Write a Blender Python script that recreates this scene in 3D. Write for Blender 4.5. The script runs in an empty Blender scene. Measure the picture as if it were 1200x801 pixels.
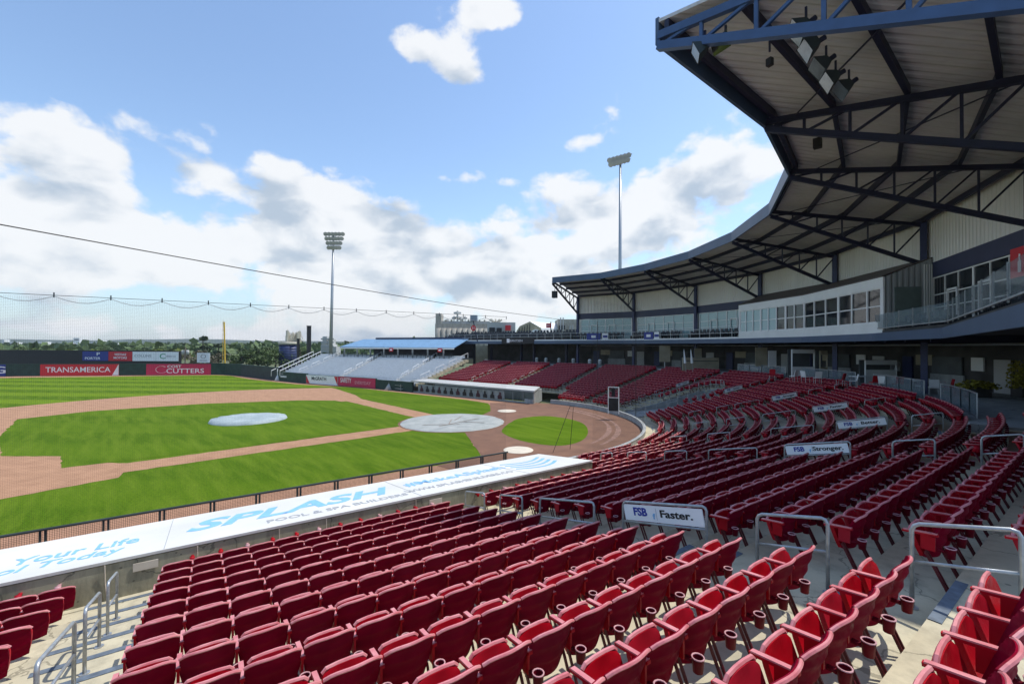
import bpy, math, random
import numpy as np
from mathutils import Vector, Matrix
random.seed(4); rng = np.random.default_rng(4)
SC = bpy.context.scene; COL = SC.collection
rad = math.radians

# ---------------------------------------------------------------- camera
FPX = 507.0
YAW, PITCH, ROLL = .747, .0104, .0045
CAM = np.array([-30.94, 21.72, 6.55])
_F = np.array([math.cos(YAW), -math.sin(YAW), 0.]); _R = np.array([-math.sin(YAW), -math.cos(YAW), 0.]); _U = np.array([0, 0, 1.])
F2 = _F*math.cos(PITCH)+_U*math.sin(PITCH); _U2 = _U*math.cos(PITCH)-_F*math.sin(PITCH)
R3 = _R*math.cos(ROLL)+_U2*math.sin(ROLL); U3 = _U2*math.cos(ROLL)-_R*math.sin(ROLL)
cd = bpy.data.cameras.new('camera'); cam = bpy.data.objects.new('camera', cd); COL.objects.link(cam)
cd.sensor_width = 36; cd.lens = 36*FPX/1200; cd.clip_start = .05; cd.clip_end = 9000
cam.matrix_world = Matrix(((R3[0], U3[0], -F2[0], CAM[0]), (R3[1], U3[1], -F2[1], CAM[1]), (R3[2], U3[2], -F2[2], CAM[2]), (0, 0, 0, 1)))
SC.camera = cam
SC.render.resolution_x = 1024; SC.render.resolution_y = 683

def at(px, py, k):
    "point seen at photo pixel (px, py), k metres ahead of the viewpoint"
    return CAM+(F2*FPX+R3*(px-600)+U3*(400.5-py))*k/FPX
def flat(px, py, z=0.):
    d = F2*FPX+R3*(px-600)+U3*(400.5-py); return CAM+d*(z-CAM[2])/d[2]
def pix(p):
    d = np.asarray(p)-CAM; k = d@F2; return 600+FPX*(d@R3)/k, 400.5-FPX*(d@U3)/k, k

# ---------------------------------------------------------------- sky, sun, exposure
SUN_EL = rad(64); SD = np.array([-.376, -.926]); SUN_AZ = math.atan2(SD[1], SD[0])
sl = bpy.data.lights.new('sun', 'SUN'); sl.energy = 2.95; sl.angle = rad(.53); sl.color = (1, .965, .9)
so = bpy.data.objects.new('sun', sl); COL.objects.link(so)
sv = Vector((math.cos(SUN_AZ)*math.cos(SUN_EL), math.sin(SUN_AZ)*math.cos(SUN_EL), math.sin(SUN_EL)))
so.rotation_euler = sv.to_track_quat('Z', 'Y').to_euler(); so.location = (0, 0, 60)

W = bpy.data.worlds.new('World'); SC.world = W; W.use_nodes = True; W.cycles.sampling_method = 'MANUAL'; W.cycles.sample_map_resolution = 512
nt = W.node_tree; nt.nodes.clear(); L = nt.links
def N_(t, **k):
    n = nt.nodes.new(t)
    for a, b in k.items(): setattr(n, a, b)
    return n
def M_(op, a, b=None, c=None, clamp=False):
    n = N_('ShaderNodeMath', operation=op, use_clamp=clamp)
    for i, v in enumerate((a, b, c)):
        if v is None: continue
        if isinstance(v, (int, float)): n.inputs[i].default_value = v
        else: L.new(v, n.inputs[i])
    return n.outputs[0]
sky = N_('ShaderNodeTexSky', sky_type='NISHITA'); sky.sun_disc = False
sky.sun_elevation = SUN_EL; sky.sun_rotation = math.pi/2-SUN_AZ; sky.air_density = 1.15; sky.dust_density = .5; sky.ozone_density = 2.6
tc = N_('ShaderNodeTexCoord'); sep = N_('ShaderNodeSeparateXYZ'); L.new(tc.outputs['Generated'], sep.inputs[0])
zc = M_('MAXIMUM', sep.outputs[2], 0.)
den = M_('ADD', zc, .16)
cx = M_('DIVIDE', sep.outputs[0], den); cy = M_('DIVIDE', sep.outputs[1], den)
cmb = N_('ShaderNodeCombineXYZ'); L.new(cx, cmb.inputs[0]); L.new(cy, cmb.inputs[1]); cmb.inputs[2].default_value = 1.7
def noise(vec, scale, detail, rough, off=None):
    if off is not None:
        v = N_('ShaderNodeVectorMath', operation='ADD'); L.new(vec, v.inputs[0]); v.inputs[1].default_value = off; vec = v.outputs[0]
    n = N_('ShaderNodeTexNoise'); n.inputs['Scale'].default_value = scale; n.inputs['Detail'].default_value = detail
    n.inputs['Roughness'].default_value = rough; L.new(vec, n.inputs['Vector']); return n.outputs['Fac']
flatv = N_('ShaderNodeVectorMath', operation='MULTIPLY'); L.new(tc.outputs['Generated'], flatv.inputs[0]); flatv.inputs[1].default_value = (1, 1, 1.75)
warp = N_('ShaderNodeTexNoise'); warp.inputs['Scale'].default_value = 5.; warp.inputs['Detail'].default_value = 3; L.new(flatv.outputs[0], warp.inputs['Vector'])
wv = N_('ShaderNodeVectorMath', operation='MULTIPLY_ADD'); L.new(warp.outputs['Color'], wv.inputs[0]); wv.inputs[1].default_value = (.10, .10, .10); L.new(flatv.outputs[0], wv.inputs[2])
def puffs(off):
    v = N_('ShaderNodeVectorMath', operation='ADD'); L.new(wv.outputs[0], v.inputs[0]); v.inputs[1].default_value = off
    acc = noise(v.outputs[0], 2.6, 10, .58)
    for sc_, am in ((7., .16), (16., .08)):
        vo = N_('ShaderNodeTexVoronoi', feature='F1'); vo.inputs['Scale'].default_value = sc_; L.new(v.outputs[0], vo.inputs['Vector'])
        acc = M_('SUBTRACT', acc, M_('MULTIPLY', M_('SUBTRACT', vo.outputs['Distance'], .35), am*1.6))
    return acc
n1 = puffs((0, 0, 0)); n1b = puffs((.012, -.02, .085))
n3 = noise(tc.outputs['Generated'], 19., 9, .64)
# cloud banks where they stand in the sky: direction (from photo bearings), angular radius, weight
def dirv(px, py):
    d = F2*FPX+R3*(px-600)+U3*(400.5-py); return d/np.linalg.norm(d)
def blobsum(blobs):
    acc = None
    for px, py, rx, ry, w in blobs:
        d = dirv(px, py); right = np.array([d[1], -d[0], 0]); right /= np.linalg.norm(right); up = np.cross(right, d)
        def dot(v, s):
            n = N_('ShaderNodeVectorMath', operation='DOT_PRODUCT'); L.new(tc.outputs['Generated'], n.inputs[0]); n.inputs[1].default_value = tuple(v/s); return n.outputs['Value']
        a = dot(right, rx); b = dot(up, ry); f = dot(d, 1.)
        q = M_('ADD', M_('MULTIPLY', a, a), M_('MULTIPLY', b, b))
        g = M_('MULTIPLY', M_('POWER', 2.718, M_('MULTIPLY', q, -1.)), w)
        g = M_('MULTIPLY', g, M_('GREATER_THAN', f, 0.))
        acc = g if acc is None else M_('ADD', acc, g)
    return acc
bl = blobsum([(350, 235, .20, .085, .40), (300, 290, .3, .05, .2), (470, 275, .22, .07, .34), (560, 315, .25, .05, .22), (50, 165, .14, .10, .38), (60, 260, .2, .06, .22), (760, 255, .2, .10, .36),
              (870, 195, .07, .08, .24), (495, 62, .09, .04, .40), (540, 95, .07, .045, .36), (570, 18, .11, .04, .36), (250, 60, .06, .02, .12), (850, 130, .05, .03, .16), (560, 208, .10, .025, .17), (130, 385, .5, .012, .1),
              (300, 330, .5, .045, .12), (640, 340, .3, .04, .2), (660, 90, .12, .08, -.25), (300, 60, .3, .12, -.26), (620, 180, .10, .035, -.16), (170, 200, .03, .06, -.06), (700, 20, .2, .1, -.2)])
bl2 = M_('ADD', bl, M_('MULTIPLY', M_('MAXIMUM', M_('SUBTRACT', .34, zc), 0.), .56))
cov = M_('ADD', M_('ADD', M_('MULTIPLY', n1, 1.15), M_('MULTIPLY', M_('SUBTRACT', n3, .25), .20)), bl2)
covb = M_('ADD', M_('ADD', M_('MULTIPLY', n1b, 1.15), M_('MULTIPLY', M_('SUBTRACT', n3, .25), .20)), bl2)
ramp = N_('ShaderNodeMapRange', interpolation_type='SMOOTHSTEP'); L.new(cov, ramp.inputs['Value'])
ramp.inputs['From Min'].default_value = .70; ramp.inputs['From Max'].default_value = .815
# thick cloud goes grey inside, sunny edges white
shade = N_('ShaderNodeMapRange', interpolation_type='SMOOTHSTEP')
L.new(M_('ADD', M_('ADD', M_('MULTIPLY', covb, .75), M_('MULTIPLY', M_('SUBTRACT', n1b, n1), 1.3)), M_('MULTIPLY', zc, -.30)), shade.inputs['Value'])
shade.inputs['From Min'].default_value = .52; shade.inputs['From Max'].default_value = .98
cc = N_('ShaderNodeMix', data_type='RGBA'); L.new(shade.outputs[0], cc.inputs['Factor'])
cc.inputs['A'].default_value = (.97, .985, 1., 1); cc.inputs['B'].default_value = (.50, .59, .70, 1)
bg1 = N_('ShaderNodeBackground'); bg1.inputs['Strength'].default_value = .15; L.new(sky.outputs[0], bg1.inputs['Color'])
# pale veil low in the sky
veil = N_('ShaderNodeMapRange', interpolation_type='SMOOTHSTEP'); L.new(zc, veil.inputs['Value'])
veil.inputs['From Min'].default_value = .30; veil.inputs['From Max'].default_value = .0; veil.inputs['To Max'].default_value = .55
bgv = N_('ShaderNodeBackground'); bgv.inputs['Color'].default_value = (.38, .57, .80, 1); bgv.inputs['Strength'].default_value = .74
mv = N_('ShaderNodeMixShader'); L.new(veil.outputs[0], mv.inputs[0]); L.new(bg1.outputs[0], mv.inputs[1]); L.new(bgv.outputs[0], mv.inputs[2])
bg2 = N_('ShaderNodeBackground'); bg2.inputs['Strength'].default_value = .70; L.new(cc.outputs['Result'], bg2.inputs['Color'])
mx = N_('ShaderNodeMixShader'); L.new(M_('MULTIPLY', ramp.outputs[0], .93), mx.inputs[0]); L.new(mv.outputs[0], mx.inputs[1]); L.new(bg2.outputs[0], mx.inputs[2])
wo = N_('ShaderNodeOutputWorld'); L.new(mx.outputs[0], wo.inputs[0])
SC.view_settings.view_transform = 'Standard'; SC.view_settings.look = 'None'; SC.view_settings.exposure = .50; SC.view_settings.gamma = 1

# ---------------------------------------------------------------- materials
def mat(name, col, rough=.7, var=.12, scale=3., metal=0., bump=0., col2=None, spec=.5, detail=6):
    m = bpy.data.materials.new(name); m.use_nodes = True; t = m.node_tree; b = t.nodes['Principled BSDF']
    b.inputs['Roughness'].default_value = rough; b.inputs['Metallic'].default_value = metal; b.inputs['Specular IOR Level'].default_value = spec
    tcn = t.nodes.new('ShaderNodeTexCoord'); n = t.nodes.new('ShaderNodeTexNoise'); n.inputs['Scale'].default_value = scale; n.inputs['Detail'].default_value = detail
    g = t.nodes.new('ShaderNodeNewGeometry')
    t.links.new(g.outputs['Position'], n.inputs['Vector'])
    r = t.nodes.new('ShaderNodeValToRGB'); c = np.array(col)
    lo = c*(1-var) if col2 is None else np.array(col2); hi = np.minimum(c*(1+var), 1) if col2 is None else c
    r.color_ramp.elements[0].position = .32; r.color_ramp.elements[0].color = (*lo, 1); r.color_ramp.elements[1].position = .68; r.color_ramp.elements[1].color = (*hi, 1)
    t.links.new(n.outputs['Fac'], r.inputs[0]); t.links.new(r.outputs[0], b.inputs['Base Color'])
    if bump:
        bp = t.nodes.new('ShaderNodeBump'); bp.inputs['Strength'].default_value = bump; bp.inputs['Distance'].default_value = .02
        n2 = t.nodes.new('ShaderNodeTexNoise'); n2.inputs['Scale'].default_value = scale*8; n2.inputs['Detail'].default_value = 4
        t.links.new(g.outputs['Position'], n2.inputs['Vector']); t.links.new(n2.outputs['Fac'], bp.inputs['Height']); t.links.new(bp.outputs[0], b.inputs['Normal'])
    return m
def concrete(name, col, stain):
    m = mat(name, col, .85, .12, 1.3, bump=.25); t = m.node_tree; b = t.nodes['Principled BSDF']
    g = t.nodes.new('ShaderNodeNewGeometry'); n = t.nodes.new('ShaderNodeTexNoise'); n.inputs['Scale'].default_value = 2.1; n.inputs['Detail'].default_value = 9; n.inputs['Roughness'].default_value = .72
    mp = t.nodes.new('ShaderNodeMapping'); mp.inputs['Scale'].default_value = (1, 1, .25); t.links.new(g.outputs['Position'], mp.inputs[0]); t.links.new(mp.outputs[0], n.inputs['Vector'])
    r = t.nodes.new('ShaderNodeMapRange'); r.inputs['From Min'].default_value = .46; r.inputs['From Max'].default_value = .70; t.links.new(n.outputs['Fac'], r.inputs['Value'])
    mixn = t.nodes.new('ShaderNodeMix'); mixn.data_type = 'RGBA'; src = b.inputs['Base Color'].links[0].from_socket
    t.links.new(r.outputs[0], mixn.inputs['Factor']); t.links.new(src, mixn.inputs['A']); mixn.inputs['B'].default_value = (*stain, 1)
    v = t.nodes.new('ShaderNodeTexVoronoi'); v.feature = 'DISTANCE_TO_EDGE'; v.inputs['Scale'].default_value = .55
    wn = t.nodes.new('ShaderNodeTexNoise'); wn.inputs['Scale'].default_value = 2.5; wn.inputs['Detail'].default_value = 6; t.links.new(g.outputs['Position'], wn.inputs['Vector'])
    wa = t.nodes.new('ShaderNodeVectorMath'); wa.operation = 'MULTIPLY_ADD'; t.links.new(wn.outputs['Color'], wa.inputs[0]); wa.inputs[1].default_value = (.5, .5, .5); t.links.new(g.outputs['Position'], wa.inputs[2]); t.links.new(wa.outputs[0], v.inputs['Vector'])
    c = t.nodes.new('ShaderNodeMath'); c.operation = 'LESS_THAN'; c.inputs[1].default_value = .006; t.links.new(v.outputs['Distance'], c.inputs[0])
    v2 = t.nodes.new('ShaderNodeTexVoronoi'); v2.inputs['Scale'].default_value = 3.2; t.links.new(g.outputs['Position'], v2.inputs['Vector'])
    c2 = t.nodes.new('ShaderNodeMath'); c2.operation = 'LESS_THAN'; c2.inputs[1].default_value = .085; t.links.new(v2.outputs['Distance'], c2.inputs[0])
    mm = t.nodes.new('ShaderNodeMath'); mm.operation = 'MAXIMUM'; t.links.new(c.outputs[0], mm.inputs[0]); t.links.new(c2.outputs[0], mm.inputs[1])
    sc = t.nodes.new('ShaderNodeMath'); sc.operation = 'MULTIPLY'; sc.inputs[1].default_value = .6; t.links.new(mm.outputs[0], sc.inputs[0])
    mk = t.nodes.new('ShaderNodeMix'); mk.data_type = 'RGBA'; t.links.new(sc.outputs[0], mk.inputs['Factor']); t.links.new(mixn.outputs['Result'], mk.inputs['A']); mk.inputs['B'].default_value = (*[q*.45 for q in stain], 1)
    t.links.new(mk.outputs['Result'], b.inputs['Base Color'])
    return m
def ribbed(name, col, period, rough=.5, var=.08, axis=None, metal=0.):
    "sheet metal with pressed ribs; axis = world direction across the ribs"
    m = mat(name, col, rough, var, .6, metal=metal); t = m.node_tree; b = t.nodes['Principled BSDF']
    g = t.nodes.new('ShaderNodeNewGeometry'); d = t.nodes.new('ShaderNodeVectorMath'); d.operation = 'DOT_PRODUCT'; t.links.new(g.outputs['Position'], d.inputs[0]); d.inputs[1].default_value = axis
    s = t.nodes.new('ShaderNodeMath'); s.operation = 'PINGPONG'; s.inputs[1].default_value = period/2; t.links.new(d.outputs['Value'], s.inputs[0])
    r = t.nodes.new('ShaderNodeMapRange'); r.inputs['From Min'].default_value = period*.12; r.inputs['From Max'].default_value = period*.3; t.links.new(s.outputs[0], r.inputs['Value'])
    bp = t.nodes.new('ShaderNodeBump'); bp.inputs['Strength'].default_value = .9; bp.inputs['Distance'].default_value = .05; t.links.new(r.outputs[0], bp.inputs['Height']); t.links.new(bp.outputs[0], b.inputs['Normal'])
    return m
M = {}
M['conc'] = concrete('concrete', (.53, .475, .33), (.34, .305, .215))
M['concwall'] = concrete('concrete_wall', (.34, .32, .225), (.15, .145, .10))
M['concgrey'] = concrete('grey_concrete', (.36, .37, .36), (.25, .26, .26))
M['nosing'] = mat('nosing_paint', (.115, .145, .18), .75, .25, 9)
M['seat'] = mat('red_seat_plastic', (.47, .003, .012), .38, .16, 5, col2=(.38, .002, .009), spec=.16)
M['seatback'] = mat('shaded_red_seat_plastic', (.19, .001, .016), .4, .2, 4, spec=.02)  # same plastic as the pans, with the shade on the backs painted in
M['seatleg'] = mat('dark_red_enamel', (.10, .004, .010), .5, .2, 9)
M['edge'] = mat('red_highlight_edge', (.68, .27, .27), .38, .22, 6, col2=(.54, .13, .14), spec=.7)  # pale rose: the shine along the seat tops is put into the colour
M['cup'] = mat('cup_holder_plastic', (.13, .004, .014), .45, .2, 9, spec=.08)
M['cupin'] = mat('cup_holder_rim', (.55, .30, .32), .5, .2, 9)
M['galv'] = mat('galvanised_steel', (.40, .42, .43), .42, .18, 14, metal=.55)
M['white'] = mat('white_paint', (.80, .80, .78), .5, .03, 2)
M['sheet'] = mat('white_vinyl_roof', (.74, .73, .68), .5, .05, .45, col2=(.62, .61, .56), bump=.6, detail=12)
M['signwhite'] = mat('sign_white', (.88, .89, .90), .45, .02, 2)
M['navy'] = mat('navy_steel', (.018, .028, .095), .45, .15, 3)
M['blue_edge'] = mat('slate_blue_fascia', (.065, .105, .175), .45, .08, 1)
M['truss'] = mat('dark_blue_truss_paint', (.008, .010, .035), .5, .2, 3)
M['end_truss'] = mat('daylit_truss_paint', (.04, .085, .19), .45, .1, 3)  # lighter copy of the truss paint, daylight on the end truss painted in
M['dark'] = mat('dark_interior', (.018, .018, .022), .8, .3, 1)
M['black'] = mat('black_paint', (.012, .012, .014), .6, .2, 3)
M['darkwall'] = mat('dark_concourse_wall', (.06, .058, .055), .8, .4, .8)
M['green_pad'] = mat('dark_green_padding', (.018, .05, .038), .7, .25, 1.2)
M['char_pad'] = mat('charcoal_padding', (.028, .040, .042), .7, .25, 1.2)
M['red_ad'] = mat('red_banner', (.60, .018, .03), .55, .05, 1)
M['pink_ad'] = mat('crimson_banner', (.58, .02, .085), .55, .05, 1)
M['blue_ad'] = mat('blue_banner', (.02, .04, .25), .55, .05, 1)
M['text_blue'] = mat('light_blue_lettering', (.22, .48, .76), .6, .08, 6)
M['text_white'] = mat('white_lettering', (.85, .85, .85), .6, .02, 2)
M['text_navy'] = mat('navy_lettering', (.02, .04, .30), .6, .02, 2)
M['text_black'] = mat('black_lettering', (.01, .01, .012), .6, .02, 2)
M['text_grey'] = mat('grey_lettering', (.35, .36, .38), .6, .05, 2)
M['text_green'] = mat('green_lettering', (.02, .30, .14), .6, .05, 2)
M['yellow'] = mat('yellow_paint', (.72, .44, .04), .5, .06, 2)
M['dirt'] = mat('infield_clay', (.43, .235, .13), .95, .12, 1.1, col2=(.34, .18, .098), bump=.3, detail=10)
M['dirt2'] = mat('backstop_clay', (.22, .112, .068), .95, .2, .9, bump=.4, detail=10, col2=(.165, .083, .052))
M['warning'] = mat('warning_track', (.37, .195, .115), .95, .12, 1.1, bump=.3, detail=10)
M['tarp'] = mat('grey_tarp', (.42, .43, .40), .7, .10, 1.0, bump=.6, col2=(.29, .31, .29))
M['tarp2'] = mat('pale_blue_tarp', (.40, .46, .46), .7, .1, 1.0, bump=.6, col2=(.29, .35, .36))
M['cream'] = mat('cream_mat', (.62, .55, .44), .8, .1, 2)
M['brown'] = mat('brown_streak', (.28, .235, .20), .9, .2, 3)
M['bluefab'] = mat('blue_roof_fabric', (.17, .31, .47), .6, .08, 1)
M['bench'] = mat('pale_grey_bench', (.66, .67, .67), .45, .06, 2)
M['deckseat'] = mat('charcoal_deck_seat', (.035, .040, .052), .5, .2, 4)
M['beige'] = concrete('weathered_beige_wall', (.42, .39, .33), (.27, .24, .20))
M['beige2'] = mat('pale_industrial_wall', (.46, .46, .44), .8, .1, .2)
M['silo'] = mat('blue_silo_steel', (.03, .045, .13), .5, .2, .6)
M['cream_tank'] = mat('cream_steel', (.58, .53, .42), .6, .15, 1)
M['wood'] = mat('weathered_wood', (.22, .17, .13), .85, .25, 4)
M['leaf'] = mat('leaf_green', (.115, .17, .045), .7, .45, .3, col2=(.055, .09, .028))
M['leaf_y'] = mat('yellow_green_leaf', (.24, .28, .04), .7, .3, .3, col2=(.13, .17, .025))
M['leaf_d'] = mat('dark_leaf', (.06, .095, .035), .7, .4, .3, col2=(.03, .052, .022))
M['leaf_b'] = mat('bare_brown_foliage', (.20, .17, .11), .8, .3, 1, col2=(.10, .095, .05))
M['bark'] = mat('bark', (.11, .085, .06), .9, .3, 5)
M['hill'] = mat('wooded_hill', (.06, .085, .045), .95, .35, .02, col2=(.035, .055, .035), detail=12)
M['woods'] = mat('far_woods', (.065, .095, .035), .95, .4, .06, col2=(.03, .05, .02), detail=10)
M['ceil'] = ribbed('ceiling_decking', (.56, .565, .57), .42, .7, .10, tuple(np.array([.707, -.707, 0])))
M['ribwall'] = ribbed('ribbed_wall', (.74, .73, .68), .30, .6, .05, (.73, -.68, 0))
M['ribgrey'] = ribbed('corrugated_side_wall', (.34, .36, .36), .30, .6, .05, (.9, .4, 0))
M['pressbox'] = mat('press_box_panel', (.80, .81, .78), .5, .05, 1)
M['brownroof'] = mat('brown_metal_roof', (.095, .075, .065), .6, .1, 1)
M['header'] = mat('navy_header', (.030, .038, .085), .5, .1, 1)
M['tan'] = mat('tan_panel', (.36, .32, .22), .7, .15, 1)
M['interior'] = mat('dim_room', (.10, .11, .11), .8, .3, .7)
M['flower'] = mat('yellow_flowers', (.26, .23, .02), .7, .3, 12)
def vary(m, amt, fade):
    t = m.node_tree; b = t.nodes['Principled BSDF']; src = b.inputs['Base Color'].links[0].from_socket; oi = t.nodes.new('ShaderNodeObjectInfo')
    g = t.nodes.new('ShaderNodeNewGeometry'); n = t.nodes.new('ShaderNodeTexNoise'); n.inputs['Scale'].default_value = 1.1; n.inputs['Detail'].default_value = 5; t.links.new(g.outputs['Position'], n.inputs['Vector'])
    a = t.nodes.new('ShaderNodeMath'); a.operation = 'MULTIPLY'; t.links.new(oi.outputs['Random'], a.inputs[0]); t.links.new(n.outputs['Fac'], a.inputs[1])
    r = t.nodes.new('ShaderNodeMapRange'); r.inputs['From Min'].default_value = .15; r.inputs['From Max'].default_value = .6; r.inputs['To Max'].default_value = amt; t.links.new(a.outputs[0], r.inputs['Value'])
    x = t.nodes.new('ShaderNodeMix'); x.data_type = 'RGBA'; t.links.new(r.outputs[0], x.inputs['Factor']); t.links.new(src, x.inputs['A']); x.inputs['B'].default_value = (*fade, 1); t.links.new(x.outputs['Result'], b.inputs['Base Color'])
    n2 = t.nodes.new('ShaderNodeTexNoise'); n2.inputs['Scale'].default_value = 22; n2.inputs['Detail'].default_value = 6; t.links.new(g.outputs['Position'], n2.inputs['Vector'])
    r2 = t.nodes.new('ShaderNodeMapRange'); r2.inputs['From Min'].default_value = .3; r2.inputs['From Max'].default_value = .7; r2.inputs['To Min'].default_value = .3; r2.inputs['To Max'].default_value = .6; t.links.new(n2.outputs['Fac'], r2.inputs['Value']); t.links.new(r2.outputs[0], b.inputs['Roughness'])
vary(M['seat'], .5, (.36, .02, .04)); vary(M['seatback'], .5, (.20, .012, .03))
def glassy(name, col, rough=.05, alpha=.45):
    m = bpy.data.materials.new(name); m.use_nodes = True; b = m.node_tree.nodes['Principled BSDF']
    b.inputs['Base Color'].default_value = (*col, 1); b.inputs['Roughness'].default_value = rough; b.inputs['Specular IOR Level'].default_value = .9
    b.inputs['Alpha'].default_value = alpha; return m
M['glass_teal'] = glassy('teal_reflection_glass', (.34, .52, .54), .06, .85)  # pale teal base colour stands for bright reflections in these panes
M['glass_dark'] = glassy('dark_window_glass', (.012, .016, .02), .05, .8)
M['glass_rail'] = glassy('clear_rail_glass', (.25, .33, .36), .08, .30)
M['lens'] = mat('lamp_lens', (.13, .135, .13), .12, .3, 3, metal=.8)
def netmat(name, density, period):
    m = bpy.data.materials.new(name); m.use_nodes = True; t = m.node_tree; b = t.nodes['Principled BSDF']; b.inputs['Base Color'].default_value = (.015, .018, .02, 1); b.inputs['Roughness'].default_value = .9
    tcn = t.nodes.new('ShaderNodeUVMap'); s = t.nodes.new('ShaderNodeSeparateXYZ'); t.links.new(tcn.outputs[0], s.inputs[0])
    outs = []
    for i in (0, 1):
        p = t.nodes.new('ShaderNodeMath'); p.operation = 'PINGPONG'; p.inputs[1].default_value = period/2; t.links.new(s.outputs[i], p.inputs[0])
        q = t.nodes.new('ShaderNodeMath'); q.operation = 'LESS_THAN'; q.inputs[1].default_value = density*period/2; t.links.new(p.outputs[0], q.inputs[0]); outs.append(q.outputs[0])
    a = t.nodes.new('ShaderNodeMath'); a.operation = 'MAXIMUM'; t.links.new(outs[0], a.inputs[0]); t.links.new(outs[1], a.inputs[1]); t.links.new(a.outputs[0], b.inputs['Alpha'])
    return m
M['net'] = netmat('netting', .045, .044)
M['mesh_fence'] = netmat('fence_mesh', .14, .05)

def grassmat():
    m = bpy.data.materials.new('mown_grass'); m.use_nodes = True; t = m.node_tree; b = t.nodes['Principled BSDF']; b.inputs['Roughness'].default_value = .85; b.inputs['Specular IOR Level'].default_value = .03
    def nn(ty, **k):
        n = t.nodes.new(ty)
        for a, v in k.items(): setattr(n, a, v)
        return n
    g = nn('ShaderNodeNewGeometry'); lk = t.links
    d = nn('ShaderNodeVectorMath', operation='DOT_PRODUCT'); lk.new(g.outputs['Position'], d.inputs[0]); d.inputs[1].default_value = (.7071, -.7071, 0)
    nz = nn('ShaderNodeTexNoise'); nz.inputs['Scale'].default_value = .25; nz.inputs['Detail'].default_value = 3; lk.new(g.outputs['Position'], nz.inputs['Vector'])
    ad = nn('ShaderNodeMath', operation='MULTIPLY_ADD'); lk.new(nz.outputs['Fac'], ad.inputs[0]); ad.inputs[1].default_value = 1.2; lk.new(d.outputs['Value'], ad.inputs[2])
    pp = nn('ShaderNodeMath', operation='PINGPONG'); pp.inputs[1].default_value = 3.6; lk.new(ad.outputs[0], pp.inputs[0])
    mr = nn('ShaderNodeMapRange', interpolation_type='SMOOTHSTEP'); mr.inputs['From Min'].default_value = 1.3; mr.inputs['From Max'].default_value = 2.3; lk.new(pp.outputs[0], mr.inputs['Value'])
    # patchiness streaked along the mowing direction
    mp = nn('ShaderNodeMapping'); mp.inputs['Rotation'].default_value = (0, 0, rad(-45)); mp.inputs['Scale'].default_value = (.12, .9, 1); lk.new(g.outputs['Position'], mp.inputs[0])
    n2 = nn('ShaderNodeTexNoise'); n2.inputs['Scale'].default_value = 1.6; n2.inputs['Detail'].default_value = 8; n2.inputs['Roughness'].default_value = .65; lk.new(mp.outputs[0], n2.inputs['Vector'])
    n3 = nn('ShaderNodeTexNoise'); n3.inputs['Scale'].default_value = 14; n3.inputs['Detail'].default_value = 6; lk.new(g.outputs['Position'], n3.inputs['Vector'])
    # stripes are strong in the outfield only
    dist = nn('ShaderNodeVectorMath', operation='LENGTH'); lk.new(g.outputs['Position'], dist.inputs[0])
    of = nn('ShaderNodeMapRange'); of.inputs['From Min'].default_value = 38; of.inputs['From Max'].default_value = 46; of.inputs['To Min'].default_value = .22; of.inputs['To Max'].default_value = .9; lk.new(dist.outputs['Value'], of.inputs['Value'])
    sf = nn('ShaderNodeMath', operation='MULTIPLY'); lk.new(mr.outputs[0], sf.inputs[0]); lk.new(of.outputs[0], sf.inputs[1])
    c1 = nn('ShaderNodeMix', data_type='RGBA'); lk.new(sf.outputs[0], c1.inputs['Factor']); c1.inputs['A'].default_value = (.066, .128, .005, 1); c1.inputs['B'].default_value = (.145, .225, .012, 1)
    mr2 = nn('ShaderNodeMapRange'); mr2.inputs['From Min'].default_value = .42; mr2.inputs['From Max'].default_value = .68; mr2.inputs['To Max'].default_value = .9; lk.new(n2.outputs['Fac'], mr2.inputs['Value'])
    c2 = nn('ShaderNodeMix', data_type='RGBA'); lk.new(mr2.outputs[0], c2.inputs['Factor']); lk.new(c1.outputs['Result'], c2.inputs['A']); c2.inputs['B'].default_value = (.125, .19, .014, 1)
    mr3 = nn('ShaderNodeMapRange'); mr3.inputs['From Min'].default_value = .3; mr3.inputs['From Max'].default_value = .7; mr3.inputs['To Min'].default_value = .78; mr3.inputs['To Max'].default_value = 1.2; lk.new(n3.outputs['Fac'], mr3.inputs['Value'])
    c3 = nn('ShaderNodeVectorMath', operation='SCALE'); lk.new(c2.outputs['Result'], c3.inputs[0]); lk.new(mr3.outputs[0], c3.inputs['Scale']); lk.new(c3.outputs[0], b.inputs['Base Color'])
    bp = nn('ShaderNodeBump'); bp.inputs['Strength'].default_value = .3; bp.inputs['Distance'].default_value = .03; lk.new(n3.outputs['Fac'], bp.inputs['Height']); lk.new(bp.outputs[0], b.inputs['Normal'])
    return m
M['grass'] = grassmat()

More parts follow.
